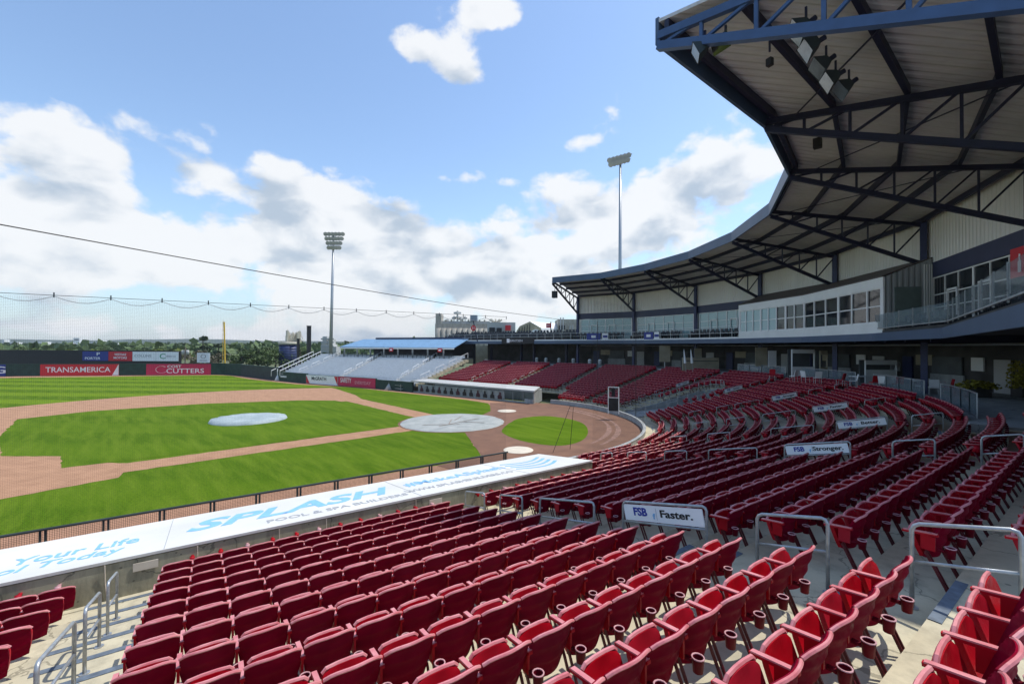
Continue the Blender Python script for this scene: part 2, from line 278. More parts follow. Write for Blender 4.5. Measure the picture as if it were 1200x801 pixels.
# ---------------------------------------------------------------- mesh builder
def unit(v): v = np.asarray(v, float); return v/np.linalg.norm(v)
class MB:
    def __init__(s): s.v = []; s.f = []; s.uv = None
    def add(s, vs, fs):
        o = len(s.v); s.v += [tuple(map(float, p)) for p in vs]; s.f += [tuple(o+i for i in f) for f in fs]; return s
    def box(s, c, d, ax=None):
        c = np.asarray(c, float); A = np.eye(3) if ax is None else np.array(ax, float); h = np.array(d)/2
        if np.linalg.det(A) < 0: A = A.copy(); A[0] = -A[0]
        vs = [c+A[0]*h[0]*i+A[1]*h[1]*j+A[2]*h[2]*k for k in (-1, 1) for j in (-1, 1) for i in (-1, 1)]
        return s.add(vs, [(0, 2, 3, 1), (4, 5, 7, 6), (0, 1, 5, 4), (2, 6, 7, 3), (0, 4, 6, 2), (1, 3, 7, 5)])
    def beam(s, p, q, w, h, up=(0, 0, 1)):
        p = np.asarray(p, float); q = np.asarray(q, float); x = unit(q-p); u = np.array(up, float)
        if abs(x@u) > .99: u = np.array([1., 0, 0])
        y = unit(np.cross(u, x)); z = np.cross(x, y); return s.box((p+q)/2, (np.linalg.norm(q-p), w, h), (x, y, z))
    def tube(s, p, q, r, n=8, r2=None):
        p = np.asarray(p, float); q = np.asarray(q, float); x = unit(q-p); u = np.array([0, 0, 1.]) if abs(x[2]) < .95 else np.array([1., 0, 0])
        y = unit(np.cross(u, x)); z = np.cross(x, y); r2 = r if r2 is None else r2
        a = [2*math.pi*i/n for i in range(n)]
        vs = [p+(y*math.cos(t)+z*math.sin(t))*r for t in a]+[q+(y*math.cos(t)+z*math.sin(t))*r2 for t in a]
        return s.add(vs, [(i, (i+1) % n, n+(i+1) % n, n+i) for i in range(n)]+[tuple(range(n))[::-1], tuple(range(n, 2*n))])
    def pipe(s, pts, r, n=8):
        pts = [np.asarray(p, float) for p in pts]; rings = []
        ref = np.array([0, 0, 1.])
        d0 = unit(pts[1]-pts[0]); y = np.cross(ref, d0); y = unit(y) if np.linalg.norm(y) > .1 else unit(np.cross([1., .3, 0], d0))
        for i, p in enumerate(pts):
            d = unit(pts[min(i+1, len(pts)-1)]-pts[max(i-1, 0)]); y = unit(y-d*(y@d)); z = np.cross(d, y)
            rings.append([p+(y*math.cos(2*math.pi*k/n)+z*math.sin(2*math.pi*k/n))*r for k in range(n)])
        vs = [v for rr in rings for v in rr]; fs = []
        for i in range(len(pts)-1):
            fs += [(i*n+k, i*n+(k+1) % n, (i+1)*n+(k+1) % n, (i+1)*n+k) for k in range(n)]
        fs += [tuple(range(n))[::-1], tuple(range((len(pts)-1)*n, len(pts)*n))]
        return s.add(vs, fs)
    def prism(s, poly, z0, z1):
        n = len(poly); vs = [(p[0], p[1], z0) for p in poly]+[(p[0], p[1], z1) for p in poly]
        ar = sum(poly[i][0]*poly[(i+1) % n][1]-poly[(i+1) % n][0]*poly[i][1] for i in range(n))
        b, t = tuple(range(n))[::-1], tuple(range(n, 2*n)); side = [(i, (i+1) % n, n+(i+1) % n, n+i) for i in range(n)]
        if ar < 0: b, t = b[::-1], t[::-1]; side = [f[::-1] for f in side]
        return s.add(vs, [b, t]+side)
    def slab(s, a, b, c, d, th):
        "quad a,b,c,d thickened downward"
        q = [np.asarray(p, float) for p in (a, b, c, d)]; dn = np.array([0, 0, -th])
        n = np.cross(q[1]-q[0], q[2]-q[0])
        if n[2] < 0: q = q[::-1]
        return s.add([p+dn for p in q]+q, [(3, 2, 1, 0), (4, 5, 6, 7), (0, 1, 5, 4), (1, 2, 6, 5), (2, 3, 7, 6), (3, 0, 4, 7)])
    def wall(s, a, b, z0, z1, th, z0b=None, z1b=None):
        a = np.array(a[:2], float); b = np.array(b[:2], float); d = unit(b-a); n = np.array([-d[1], d[0]])*th/2
        z0b = z0 if z0b is None else z0b; z1b = z1 if z1b is None else z1b
        vs = [(*(a-n), z0), (*(b-n), z0b), (*(b+n), z0b), (*(a+n), z0), (*(a-n), z1), (*(b-n), z1b), (*(b+n), z1b), (*(a+n), z1)]
        return s.add(vs, [(3, 2, 1, 0), (4, 5, 6, 7), (0, 1, 5, 4), (1, 2, 6, 5), (2, 3, 7, 6), (3, 0, 4, 7)])
    def mesh(s, name, org=(0, 0, 0), smooth=False):
        me = bpy.data.meshes.new(name); o = np.array(org, float)
        me.from_pydata([tuple(np.array(v)-o) for v in s.v], [], s.f); me.update()
        if smooth:
            for p in me.polygons: p.use_smooth = True
        return me
    def build(s, name, m, parent=None, org=None, smooth=False):
        if org is None: org = parent['_org'] if parent is not None and '_org' in parent.keys() else (0, 0, 0)
        me = s.mesh(name, org, smooth); me.materials.append(m)
        o = bpy.data.objects.new(name, me); COL.objects.link(o)
        if parent is not None: o.parent = parent
        return o
def thing(name, label, cat, loc=(0, 0, 0), rz=0., group=None):
    o = bpy.data.objects.new(name, None); COL.objects.link(o); o.location = loc; o.rotation_euler = (0, 0, rz); o.empty_display_size = .3
    o['label'] = label; o['category'] = cat
    if group: o['group'] = group
    return o
def tag(o, label, cat, group=None):
    o['label'] = label; o['category'] = cat
    if group: o['group'] = group
    return o
ORG = {}
def wthing(name, label, cat, loc, group=None):
    "thing whose parts are given in world coordinates"
    o = thing(name, label, cat, tuple(map(float, loc)), 0, group); ORG[o.name] = np.array(loc, float); return o
def P(mb, name, m, parent, smooth=False):
    "part given in world coordinates"
    root = parent
    off = ORG.get(root.name)
    if off is None: off = ORG[root.parent.name]
    me = mb.mesh(name, off, smooth); me.materials.append(m); o = bpy.data.objects.new(name, me); COL.objects.link(o); o.parent = parent
    return o
def struct(mb, name, m):
    o = mb.build(name, m); o['kind'] = 'structure'; return o
def text_mesh(txt, size, ext=.004, shear=0., bold=0., width=None):
    c = bpy.data.curves.new('lettering', 'FONT'); c.body = txt; c.size = size; c.align_x = 'CENTER'; c.align_y = 'CENTER'; c.extrude = ext; c.shear = shear; c.offset = bold; c.resolution_u = 3
    o = bpy.data.objects.new('lettering', c); COL.objects.link(o)
    dg = bpy.context.evaluated_depsgraph_get(); me = bpy.data.meshes.new_from_object(o.evaluated_get(dg)); bpy.data.objects.remove(o); bpy.data.curves.remove(c)
    if width and len(me.vertices):
        xs = [v.co.x for v in me.vertices]; k = width/(max(xs)-min(xs)); mid = (max(xs)+min(xs))/2
        for v in me.vertices: v.co.x = (v.co.x-mid)*k
    return me
def put_text(txt, parent, m, pos, xdir, up, size, width=None, shear=0., bold=0., ext=.004, name='lettering'):
    "letters lying in the plane spanned by xdir (reading direction) and up, at world pos"
    me = text_mesh(txt, size, ext, shear, bold, width); x = unit(xdir); y = unit(np.array(up)-x*(np.array(up)@x)); z = np.cross(x, y)
    off = ORG.get(parent.name); off = ORG[parent.parent.name] if off is None else off
    T = Matrix(((x[0], y[0], z[0], pos[0]-off[0]), (x[1], y[1], z[1], pos[1]-off[1]), (x[2], y[2], z[2], pos[2]-off[2]), (0, 0, 0, 1)))
    me.transform(T); me.materials.clear(); me.materials.append(m); me.name = name
    o = bpy.data.objects.new(name, me); COL.objects.link(o); o.parent = parent; return o
def copy_tree(o, parent=None):
    c = o.copy(); COL.objects.link(c); c.parent = parent
    for ch in list(o.children): copy_tree(ch, c)
    return c

# ---------------------------------------------------------------- bowl geometry
S = np.array([-.134, -.991]); S /= np.linalg.norm(S); NF = np.array([-S[1], S[0]])   # along the third-base rows, and towards the field
CN = float(CAM[:2]@NF); CS = float(CAM[:2]@S)      # home plate is the origin
R0 = -(CN+11.437); RP = .84; A0 = math.atan2(-NF[1], -NF[0]); SPAN = rad(105.4)
S_T = -CS                                            # station s where the curve starts
def Rr(i): return R0+RP*i
def zfl(i): return 2.04+.19*i+.001*i*i-.8
def pose(R, t):
    if t < 0: o = -NF; return o*R+S*t, o, S
    if t > R*SPAN:
        a = A0+SPAN; o = np.array([math.cos(a), math.sin(a)]); T = np.array([-o[1], o[0]]); return o*R+T*(t-R*SPAN), o, T
    a = A0+t/R; o = np.array([math.cos(a), math.sin(a)]); return o*R, o, np.array([-o[1], o[0]])
def near(s, D): return np.array([CAM[0]+S[0]*s+NF[0]*D, CAM[1]+S[1]*s+NF[1]*D])
def aisle_t(kind, v, R):
    if kind == 's': return v-S_T
    if kind == 'a': return R*(rad(v)-A0 % (2*math.pi))
    return R*SPAN+v
AIS = [('s', -17.0), ('s', -9.15), ('s', -1.35), ('s', 6.45), ('s', 15.3), ('a', 184.), ('a', 199.8), ('a', 215.5), ('a', 231.5), ('a', 247.5), ('a', 264.5),
       ('f', 2.1), ('f', 10.3), ('f', 18.3), ('f', 26.0)]
PIT_A = rad(239.5); PIT_R = 26.6; PIT_W = 1.55
def in_pit(R, t, pad=0.):
    if R > PIT_R: return False
    tp = R*(PIT_A-A0 % (2*math.pi)); w = PIT_W+pad
    if R > PIT_R-PIT_W: w = math.sqrt(max(PIT_W**2-(R-(PIT_R-PIT_W))**2, 0))+pad
    return abs(t-tp) < w
def row_span(i, R):
    t0 = -17.0-S_T+.0 if i >= 0 else 12.9-S_T
    t1 = R*SPAN+26. if i >= -2 else R*SPAN+.4
    if i > 10: t1 = R*rad(183.2)-R*(A0 % (2*math.pi))
    return t0, t1

# ---------------------------------------------------------------- terraces (structure)
def sweep(mb, Ra, za, Rb, zb, ts_of, skip=None):
    pass
for i in range(-6, 14):
    Ri = Rr(i); Rf, Rb = Ri-.64, Ri+.20; z = zfl(i); zn = zfl(i-1) if i > -6 else 0.
    t0, t1 = row_span(i, Ri); mb = MB()
    # stations as (kind, value) so inner and outer edges stay matched
    st = [('s', x) for x in np.arange(t0+S_T, S_T, 1.2)]+[('s', S_T)]
    if True:
        st += [('a', math.degrees(A0 % (2*math.pi)+x)) for x in np.linspace(0, SPAN, 86)[1:]]
        st += [('f', x) for x in np.arange(1., t1-Ri*SPAN+.01, 1.)] if i >= -2 else [('f', .4)]
    if i > 10: st = [q for q in st if q[0] == 's' or (q[0] == 'a' and q[1] < 183.2)]+[('a', 183.3)]
    if i < 0: st = [q for q in st if not (q[0] == 's' and q[1] < 12.9)]; st = [('s', 12.9)]+st
    prev = None
    for q in st:
        tb = aisle_t(*q, Rb); tf = aisle_t(*q, Rf); pf = pose(Rf, tf)[0]; pb = pose(Rb, tb)[0]
        if q[0] == 'a' and in_pit(Ri, aisle_t(*q, Ri)): prev = None; continue
        if prev is not None:
            a, b = prev
            lo = zn-.02 if i > (0 if q[0] == 's' and q[1] < 12.9 else -6) else z-.7
            vs = [(*a, lo), (*pf, lo), (*pf, z), (*a, z), (*b, z), (*pb, z), (*b, lo), (*pb, lo)]
            mb.add(vs, [(0, 1, 2, 3)[::-1], (3, 2, 5, 4)[::-1], (0, 6, 7, 1)[::-1], (4, 5, 7, 6)[::-1]])
        prev = (pf, pb)
    struct(mb, 'seating_terrace', M['conc'])
# painted nosing strips across each stair
for ai, (k, v) in enumerate(AIS):
    mb = MB()
    for i in range(-6, 14):
        R = Rr(i)-.64; t = aisle_t(k, v, R)
        if i < 0 and k == 's' and v < 15: continue
        if i < -2 and k == 'f': continue
        if i > 10 and not (k == 's' and v < 15.5): continue
        p, o, T = pose(R+.055, aisle_t(k, v, R+.055)); w = 1.22
        mb.box((*p, zfl(i)+.004), (w, .105, .012), ((*T, 0), (*o, 0), (0, 0, 1)))
    struct(mb, 'stair_nosing', M['nosing'])

# ---------------------------------------------------------------- ground, field
g = MB(); g.add([(-3000, -3000, -.35), (3000, -3000, -.35), (3000, 3000, -.35), (-3000, 3000, -.35)], [(0, 1, 2, 3)])
struct(g, 'ground', mat('scrubby_ground', (.10, .115, .05), .95, .3, .05))
RAG = ('grass', 'infield_grass', 'backstop_grass', 'third_base_path', 'first_base_path')
def sheet(poly, z, name, m, n=None):
    if name in RAG:
        q_ = []
        for a, b in zip(poly, poly[1:]+poly[:1]):
            a = np.array(a[:2], float); b = np.array(b[:2], float); l_ = np.linalg.norm(b-a); k_ = max(1, min(60, int(l_/.45))); d_ = (b-a)/max(l_, 1e-6); nn_ = np.array([-d_[1], d_[0]])
            for m_ in range(k_): q_.append(tuple(a+(b-a)*m_/k_+(nn_*rng.normal()*.035 if m_ else 0)))
        poly = q_
    mb = MB(); mb.add([(p[0], p[1], z) for p in poly], [tuple(range(len(poly)))]); me = mb.mesh(name)
    if me.polygons[0].normal.z < 0: me.flip_normals()
    me.materials.append(m); o = bpy.data.objects.new(name, me); COL.objects.link(o); o['kind'] = 'structure'; return o
def arc(c, r, a0, a1, n=40): return [(c[0]+r*math.cos(rad(a0+(a1-a0)*k/n)), c[1]+r*math.sin(rad(a0+(a1-a0)*k/n))) for k in range(n+1)]
# warning-track clay everywhere inside the walls, grass on top of it, infield clay on top of that
clay = [(-14.6, 40), (-14.6, 60), (-12, 105), (20, 112), (60, 98), (88, 66), (104, 38), (95, 20), (85, 2.5), (78, .8), (67, -.2), (59.5, -1.9), (48, -4), (39.7, -6.3), (32, -8.6), (24, -10.2), (3.7, -14.4)]
clay += [(16.0*math.cos(a), 16.0*math.sin(a)) for a in np.linspace(A0+SPAN, A0, 30)]+[tuple(near(s, 17.0)) for s in (16, 5, -8, -20)]
sheet(clay, -.02, 'warning_track', M['warning'])
of = [(-8.0, 31), (-8.0, 60), (-7, 98), (20, 106), (57, 93), (83, 63), (98.5, 38), (90, 20), (82.5, 5.0), (78.2, 2.9), (65.4, 2.0), (57.7, .5), (48.3, -1.2), (41.9, -3.6), (36.3, -6.3), (28.2, -7.6), (19, -9.2), (11.7, -10.4), (7.5, -10.2), (3.08, -7.42), (1.2, -3.9), (0, 0), (-3.9, 1.3), (-4.5, 2.0), (-10.9, 5.5), (-10.6, 8.5), (-9.8, 13.5), (-8.9, 19), (-8.35, 24.4)]
sheet(of, -.016, 'grass', M['grass'])
skin = [(1.6, 28.0)]+[(-3.4, 28.4), (-2.9, 36.3)]+arc((13.04, 13.04), 29.6, 127, -34)+[(36, -3.5), (25.5, -2.2), (20.6, -.95), (20, .5), (20, 20)]
sheet(skin, -.012, 'infield_clay', M['dirt'])
sheet([(-1.0, 0), (-1.0, 21.2), (-2.0, 21.4), (-3.4, 28.4), (9, 28.4), (9, 24), (2.2, 22), (1.2, 21), (1.2, 0)], -.008, 'third_base_path', M['dirt'])
sheet([(0, -1.0), (21.2, -1.0), (25.5, -2.2), (36, -3.5), (36, 3), (22, 4), (21, 1.2), (0, 1.2)], -.0085, 'first_base_path', M['dirt'])
infield = [(1.2, 4.2), (1.35, 12), (2.2, 23.6), (5.7, 23.8), (8.1, 26.4), (16.4, 27.5), (26.3, 27.7), (28.6, 23), (28, 14), (24.5, 5.2), (21.4, 2.0), (12, 1.35), (4.2, 1.2)]
sheet(infield, -.004, 'infield_grass', M['grass'])
sheet(arc((0, 0), 4.6, 0, 355, 50), -.002, 'home_plate_clay', M['dirt2'])
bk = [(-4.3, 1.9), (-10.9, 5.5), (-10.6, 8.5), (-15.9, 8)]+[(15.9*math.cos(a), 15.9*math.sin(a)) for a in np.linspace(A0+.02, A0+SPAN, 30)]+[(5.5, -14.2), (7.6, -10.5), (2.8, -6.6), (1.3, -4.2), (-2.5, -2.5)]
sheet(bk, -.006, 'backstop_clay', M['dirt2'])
# grass oval behind home plate, smoothed from its outline
pts = np.array([(-5.4, -.9), (-3.0, -4.3), (-2.4, -6.2), (-3.0, -8.4), (-5.2, -8.9), (-7.8, -8.0), (-10.2, -5.6), (-11.9, -2.8), (-12.2, -.6), (-11.2, .4), (-9.3, .7), (-7.1, .2)])
sm = []
for k in range(len(pts)):
    p0, p1, p2, p3 = (pts[(k+j) % len(pts)] for j in (-1, 0, 1, 2))
    for u in (0, .25, .5, .75): sm.append(tuple(.5*((2*p1)+(-p0+p2)*u+(2*p0-5*p1+4*p2-p3)*u*u+(-p0+3*p1-3*p2+p3)*u**3)))
sheet(sm, -.001, 'backstop_grass', M['grass'])
# worn arc of cart tracks on the backstop clay
mb = MB()
for r0 in (13.2, 13.9):
    pr = None
    for a in np.linspace(rad(190), rad(262), 30):
        w = .16+.05*math.sin(a*9); q = [(r*math.cos(a), r*math.sin(a), .003) for r in (r0-w, r0+w)]
        if pr: mb.add([pr[0], pr[1], q[1], q[0]], [(0, 1, 2, 3)])
        pr = q
struct(mb, 'cart_track', mat('pale_track_dust', (.27, .155, .115), .95, .3, 2.5))
sheet([(-8.0, 31), (-7.85, 31), (-7.3, 98), (-7.5, 98)], .0, 'faint_line', mat('faded_chalk', (.20, .29, .08), .9, .2, 1))

def disc(c, r, name, label, m, wob=.04, z=.05, n=48, seams=True):
    mb = MB(); rr = [r*(1+wob*(rng.random()-.5)*.5) for _ in range(n)]
    vs = [(rr[k]*math.cos(2*math.pi*k/n), rr[k]*math.sin(2*math.pi*k/n), .0) for k in range(n)]
    for q, zz in ((.97, z), (.7, z*1.15), (.35, z*1.05)):
        vs += [(rr[k]*q*math.cos(2*math.pi*k/n), rr[k]*q*math.sin(2*math.pi*k/n), zz+z*.35*rng.random()) for k in range(n)]
    vs.append((0, 0, z*1.2)); fs = []
    for L_ in range(3): fs += [(L_*n+k, L_*n+(k+1) % n, (L_+1)*n+(k+1) % n, (L_+1)*n+k) for k in range(n)]
    fs += [(3*n+k, 3*n+(k+1) % n, 4*n) for k in range(n)]
    mb.add(vs, fs); o = mb.build(name, m, smooth=True); o.location = (c[0], c[1], .004); return o
t = disc((0, 0), 4.42, 'tarpaulin', '', M['tarp']); tag(t, 'large round grey tarpaulin spread over home plate', 'tarp')
m_ = MB()
for a, b in (((-1.2, 2.2), (-.3, -2.6)), ((-1.1, 1.2), (.9, -.5)), ((.2, 2.9), (-1.6, .4)), ((-.6, -.3), (-2.4, -1.6)), ((.3, -.4), (1.7, -2.2))): m_.beam((*a, .08), (*b, .085), .09, .01)
o = m_.build('dirt_streak', M['brown'], t)
t = disc((12.75, 12.75), 2.98, 'tarpaulin', '', M['tarp2'], z=.16); tag(t, 'smaller pale blue round tarpaulin over the pitcher\'s mound', 'tarp')
for (px, py), lab in (((607.5, 527), 'cream round on-deck mat on the clay nearer the white dugout roof'), ((594, 481.3), 'cream round on-deck mat in front of the far dugout')):
    c = flat(px, py); o = disc(c, .95, 'on_deck_mat', '', M['cream'], wob=.01, z=.02); tag(o, lab, 'mat', 'on-deck mats')

# ---------------------------------------------------------------- backstop wall, walkway
BW = 15.75
mb = MB(); cap = MB(); prev = None
stp = [('s', x) for x in np.linspace(13.0, S_T, 5)]+[('a', math.degrees(A0 % (2*math.pi)+x)) for x in np.linspace(0, SPAN, 60)[1:]]+[('f', .6)]
for q in stp:
    p = [pose(R, aisle_t(*q, R))[0] for R in (BW, BW+.18, BW-.02, BW+.2)]
    if q[0] == 's': p = [near(q[1], 33.57-R) for R in (BW, BW+.18, BW-.02, BW+.2)]
    if prev is not None:
        mb.prism([prev[0], p[0], p[1], prev[1]], -.05, .40); cap.prism([prev[2], p[2], p[3], prev[3]], .402, .44)
    prev = p
bw = wthing('backstop_wall', 'low curved concrete wall behind home plate with a pale cap', 'wall', (-12, -9, 0))
P(mb, 'wall', M['concgrey'], bw); P(cap, 'cap', M['concgrey'], bw)
mb = MB(); prev = None
for q in stp:
    p = [pose(R, aisle_t(*q, R))[0] for R in (BW+.18, Rr(-6)-.6)]
    if prev is not None: mb.prism([prev[0], p[0], p[1], prev[1]], -.05, .1)
    prev = p
struct(mb, 'front_walkway', M['conc'])

# entry pit through the lower rows
pit = wthing('entry_ramp', 'sunken grey entry ramp cut through the red seats behind home plate', 'ramp', (16.2*math.cos(PIT_A), 16.2*math.sin(PIT_A), 0))
po = np.array([math.cos(PIT_A), math.sin(PIT_A)]); pT = np.array([-po[1], po[0]])
mb = MB(); w = PIT_W-.1
mb.add([(*(po*16.3-pT*w), .11), (*(po*16.3+pT*w), .11), (*(po*(PIT_R)+pT*w), .9), (*(po*(PIT_R)-pT*w), .9)], [(0, 1, 2, 3)])
P(mb, 'ramp_floor', M['concgrey'], pit)
mb = MB()
path = [(16.4, -w), (PIT_R-PIT_W, -w)]+[(PIT_R-PIT_W+w*math.sin(a), -w*math.cos(a)) for a in np.linspace(0, math.pi, 9)[1:-1]]+[(PIT_R-PIT_W, w), (16.4, w)]
def zR(R): return zfl((R-R0)/RP)
rails = []
for (r0, u0), (r1, u1) in zip(path, path[1:]):
    n = max(1, int(abs(r1-r0)/1.0))
    for k in range(n):
        a = (r0+(r1-r0)*k/n, u0+(u1-u0)*k/n); b = (r0+(r1-r0)*(k+1)/n, u0+(u1-u0)*(k+1)/n)
        pa = po*a[0]+pT*a[1]; pb = po*b[0]+pT*b[1]; mb.wall(pa, pb, 0, zR(a[0])+.12, .14, 0, zR(b[0])+.12); rails.append((pa, pb, zR(a[0])+.12, zR(b[0])+.12))
P(mb, 'side_wall', M['concgrey'], pit)
mb = MB()
for pa, pb, za, zb in rails:
    for h in (.5, .95): mb.beam((*pa, za+h), (*pb, zb+h), .035, .035)
    mb.beam((*pa, za), (*pa, za+.97), .04, .04)
P(mb, 'guard_rail', M['galv'], pit)

# ---------------------------------------------------------------- red seats
def seat_parts(lod):
    "local frame: x along the row, y uphill (towards the back), z up; origin on the tread under the seat back"
    out = {}
    nx, nz = (9, 12) if lod == 0 else (3, 3)
    pan_top = (0, -.19, .675)
    b = MB(); W_ = .478
    def back(u, v):   # u -1..1 across, v 0..1 up
        wv = W_/2*(.84+.16*min(1, v*1.8)); x = u*wv
        z = .36+.45*v + (.016*(1-abs(u)**3) if v > .99 else 0) - .03*abs(u)**4*(v > .9)
        y = -.02+.14*v-.05*(1-u*u)*0 + .085*(1-u*u)*(1-.3*v) - .04
        y += (.010*math.sin(v*6.2*math.pi) if lod == 0 and .12 < v < .86 and abs(u) < .86 else 0)
        return x, y, z
    th = .028
    fr = [[back(-1+2*i/nx, j/nz) for i in range(nx+1)] for j in range(nz+1)]
    vs = [p for r in fr for p in r]+[(p[0]*.985, p[1]-th, p[2]+(.0 if j < nz else .004)) for j, r in enumerate(fr) for p in r]
    n1_ = (nx+1)*(nz+1); fs = []
    idx = lambda i, j, o=0: o+j*(nx+1)+i
    for j in range(nz):
        for i in range(nx):
            fs.append((idx(i+1, j), idx(i, j), idx(i, j+1), idx(i+1, j+1))); fs.append((idx(i, j, n1_), idx(i+1, j, n1_), idx(i+1, j+1, n1_), idx(i, j+1, n1_)))
    for i in range(nx): fs.append((idx(i, nz), idx(i, nz, n1_), idx(i+1, nz, n1_), idx(i+1, nz))); fs.append((idx(i+1, 0), idx(i+1, 0, n1_), idx(i, 0, n1_), idx(i, 0)))
    for j in range(nz): fs.append((idx(0, j), idx(0, j, n1_), idx(0, j+1, n1_), idx(0, j+1))); fs.append((idx(nx, j+1), idx(nx, j+1, n1_), idx(nx, j, n1_), idx(nx, j)))
    b.add(vs, fs)
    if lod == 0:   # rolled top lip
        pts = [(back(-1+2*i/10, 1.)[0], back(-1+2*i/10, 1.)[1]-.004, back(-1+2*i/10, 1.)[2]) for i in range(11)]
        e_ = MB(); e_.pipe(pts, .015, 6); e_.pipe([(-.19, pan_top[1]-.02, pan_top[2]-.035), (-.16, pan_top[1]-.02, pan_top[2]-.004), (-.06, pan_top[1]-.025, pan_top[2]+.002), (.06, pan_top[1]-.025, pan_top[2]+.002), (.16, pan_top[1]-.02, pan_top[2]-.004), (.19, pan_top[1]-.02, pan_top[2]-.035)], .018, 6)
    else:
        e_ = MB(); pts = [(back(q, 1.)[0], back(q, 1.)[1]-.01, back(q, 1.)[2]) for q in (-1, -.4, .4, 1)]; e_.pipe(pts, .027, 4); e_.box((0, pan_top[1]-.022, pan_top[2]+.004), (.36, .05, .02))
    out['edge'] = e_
    out['backrest'] = b
    p = MB(); nx2, nz2 = (6, 6) if lod == 0 else (2, 2)
    def pan(u, v):
        wv = .405/2*(1-.12*abs(2*v-1)**3); x = u*wv; z = .36+.315*v-.03*abs(u)**3*(v > .9); y = -.075-.115*v-.035*(1-u*u)*math.sin(math.pi*v)*.8
        return x, y, z
    fr = [[pan(-1+2*i/nx2, j/nz2) for i in range(nx2+1)] for j in range(nz2+1)]
    vs = [q for r in fr for q in r]+[(q[0], q[1]-.045, q[2]-.01) for r in fr for q in r]; n1_ = (nx2+1)*(nz2+1); fs = []
    idx = lambda i, j, o=0: o+j*(nx2+1)+i
    for j in range(nz2):
        for i in range(nx2):
            fs.append((idx(i+1, j), idx(i, j), idx(i, j+1), idx(i+1, j+1))); fs.append((idx(i, j, n1_), idx(i+1, j, n1_), idx(i+1, j+1, n1_), idx(i, j+1, n1_)))
    for i in range(nx2): fs.append((idx(i, nz2), idx(i, nz2, n1_), idx(i+1, nz2, n1_), idx(i+1, nz2))); fs.append((idx(i+1, 0), idx(i+1, 0, n1_), idx(i, 0, n1_), idx(i, 0)))
    for j in range(nz2): fs.append((idx(0, j), idx(0, j, n1_), idx(0, j+1, n1_), idx(0, j+1))); fs.append((idx(nx2, j+1), idx(nx2, j+1, n1_), idx(nx2, j, n1_), idx(nx2, j)))
    p.add(vs, fs); out['seat'] = p
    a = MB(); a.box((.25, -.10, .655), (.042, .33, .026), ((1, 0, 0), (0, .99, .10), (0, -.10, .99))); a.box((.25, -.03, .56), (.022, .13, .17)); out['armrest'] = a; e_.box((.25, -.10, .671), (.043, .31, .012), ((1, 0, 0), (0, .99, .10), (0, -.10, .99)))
    for nme, dx in (('leg', -.03), ('leg2', .03)):
        l = MB(); l.beam((.25+dx, -.05, .46), (.25+dx, .17, .0), .017, .026); l.box((.25+dx, .165, .008), (.035, .08, .014)); out[nme] = l
    c = MB(); n = 12 if lod == 0 else 6; cx_, cy_, r = .25, .165, .050
    ang = [2*math.pi*k/n for k in range(n)]
    lo = [(cx_+.8*r*math.cos(q), cy_+.8*r*math.sin(q), .45) for q in ang]; hi = [(cx_+r*math.cos(q), cy_+r*math.sin(q), .565) for q in ang]; hi2 = [(cx_+.86*r*math.cos(q), cy_+.86*r*math.sin(q), .565) for q in ang]; lo2 = [(cx_+.7*r*math.cos(q), cy_+.7*r*math.sin(q), .47) for q in ang]
    c.add(lo+hi+hi2+lo2, [(k, (k+1) % n, n+(k+1) % n, n+k) for k in range(n)]+[(2*n+k, 2*n+(k+1) % n, 3*n+(k+1) % n, 3*n+k) for k in range(n)]+[tuple(range(n))[::-1], tuple(range(3*n, 4*n))])
    c.box((cx_, cy_-.075, .51), (.03, .075, .03)); out['cup_holder'] = c
    rm = MB(); rr = [(cx_+1.06*r*math.cos(q), cy_+1.06*r*math.sin(q), .564) for q in ang]; r1 = [(x_, y_, .572) for x_, y_, _ in rr]; r2 = [(cx_+.84*r*math.cos(q), cy_+.84*r*math.sin(q), .572) for q in ang]; r3 = [(x_, y_, .564) for x_, y_, _ in r2]
    rm.add(rr+r1+r2+r3, [(k, (k+1) % n, n+(k+1) % n, n+k) for k in range(n)]+[(n+k, n+(k+1) % n, 2*n+(k+1) % n, 2*n+k) for k in range(n)]+[(2*n+k, 2*n+(k+1) % n, 3*n+(k+1) % n, 3*n+k) for k in range(n)]); out['rim'] = rm
    return out
hi = seat_parts(0); lo = seat_parts(1)
HM = {}
for k, mb in hi.items():
    nm = {'leg2': 'leg', 'seat': 'seat_pan'}.get(k, k)
    me = mb.mesh(nm, smooth=k in ('backrest', 'seat', 'cup_holder', 'rim'))
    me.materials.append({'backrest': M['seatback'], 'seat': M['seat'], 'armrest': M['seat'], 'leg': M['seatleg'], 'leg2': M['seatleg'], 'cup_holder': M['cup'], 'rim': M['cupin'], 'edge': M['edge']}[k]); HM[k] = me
    if k in ('backrest', 'seat'): me.set_sharp_from_angle(angle=rad(50))
seats = []   # (R-row i, seat no, n, section, pos, z, outward, tangent)
for i in range(-6, 14):
    R = Rr(i); t0, t1 = row_span(i, R)
    for sec in range(len(AIS)-1):
        a, b = AIS[sec], AIS[sec+1]; ta = aisle_t(*a, R)+.63; tb = aisle_t(*b, R)-.63
        if a == ('s', -1.35): ta = -1.35-S_T+.63
        ta = max(ta, t0+.2); tb = min(tb, t1-.1)
        if i < -2 and b[0] == 'f': tb = min(aisle_t(*b, R)-.63, R*SPAN+.4)
        if tb-ta < 1.: continue
        if i > 10 and (b[0] == 'f' or (b[0] == 'a' and b[1] > 185)): continue
        n = int((tb-ta)/.495+.05)
        for k in range(n):
            t = ta+(tb-ta)*(k+.5)/n
            if in_pit(R, t, .45): continue
            p, o, T = pose(R, t); seats.append((i, k+1, n, sec, p, zfl(i), o, T))
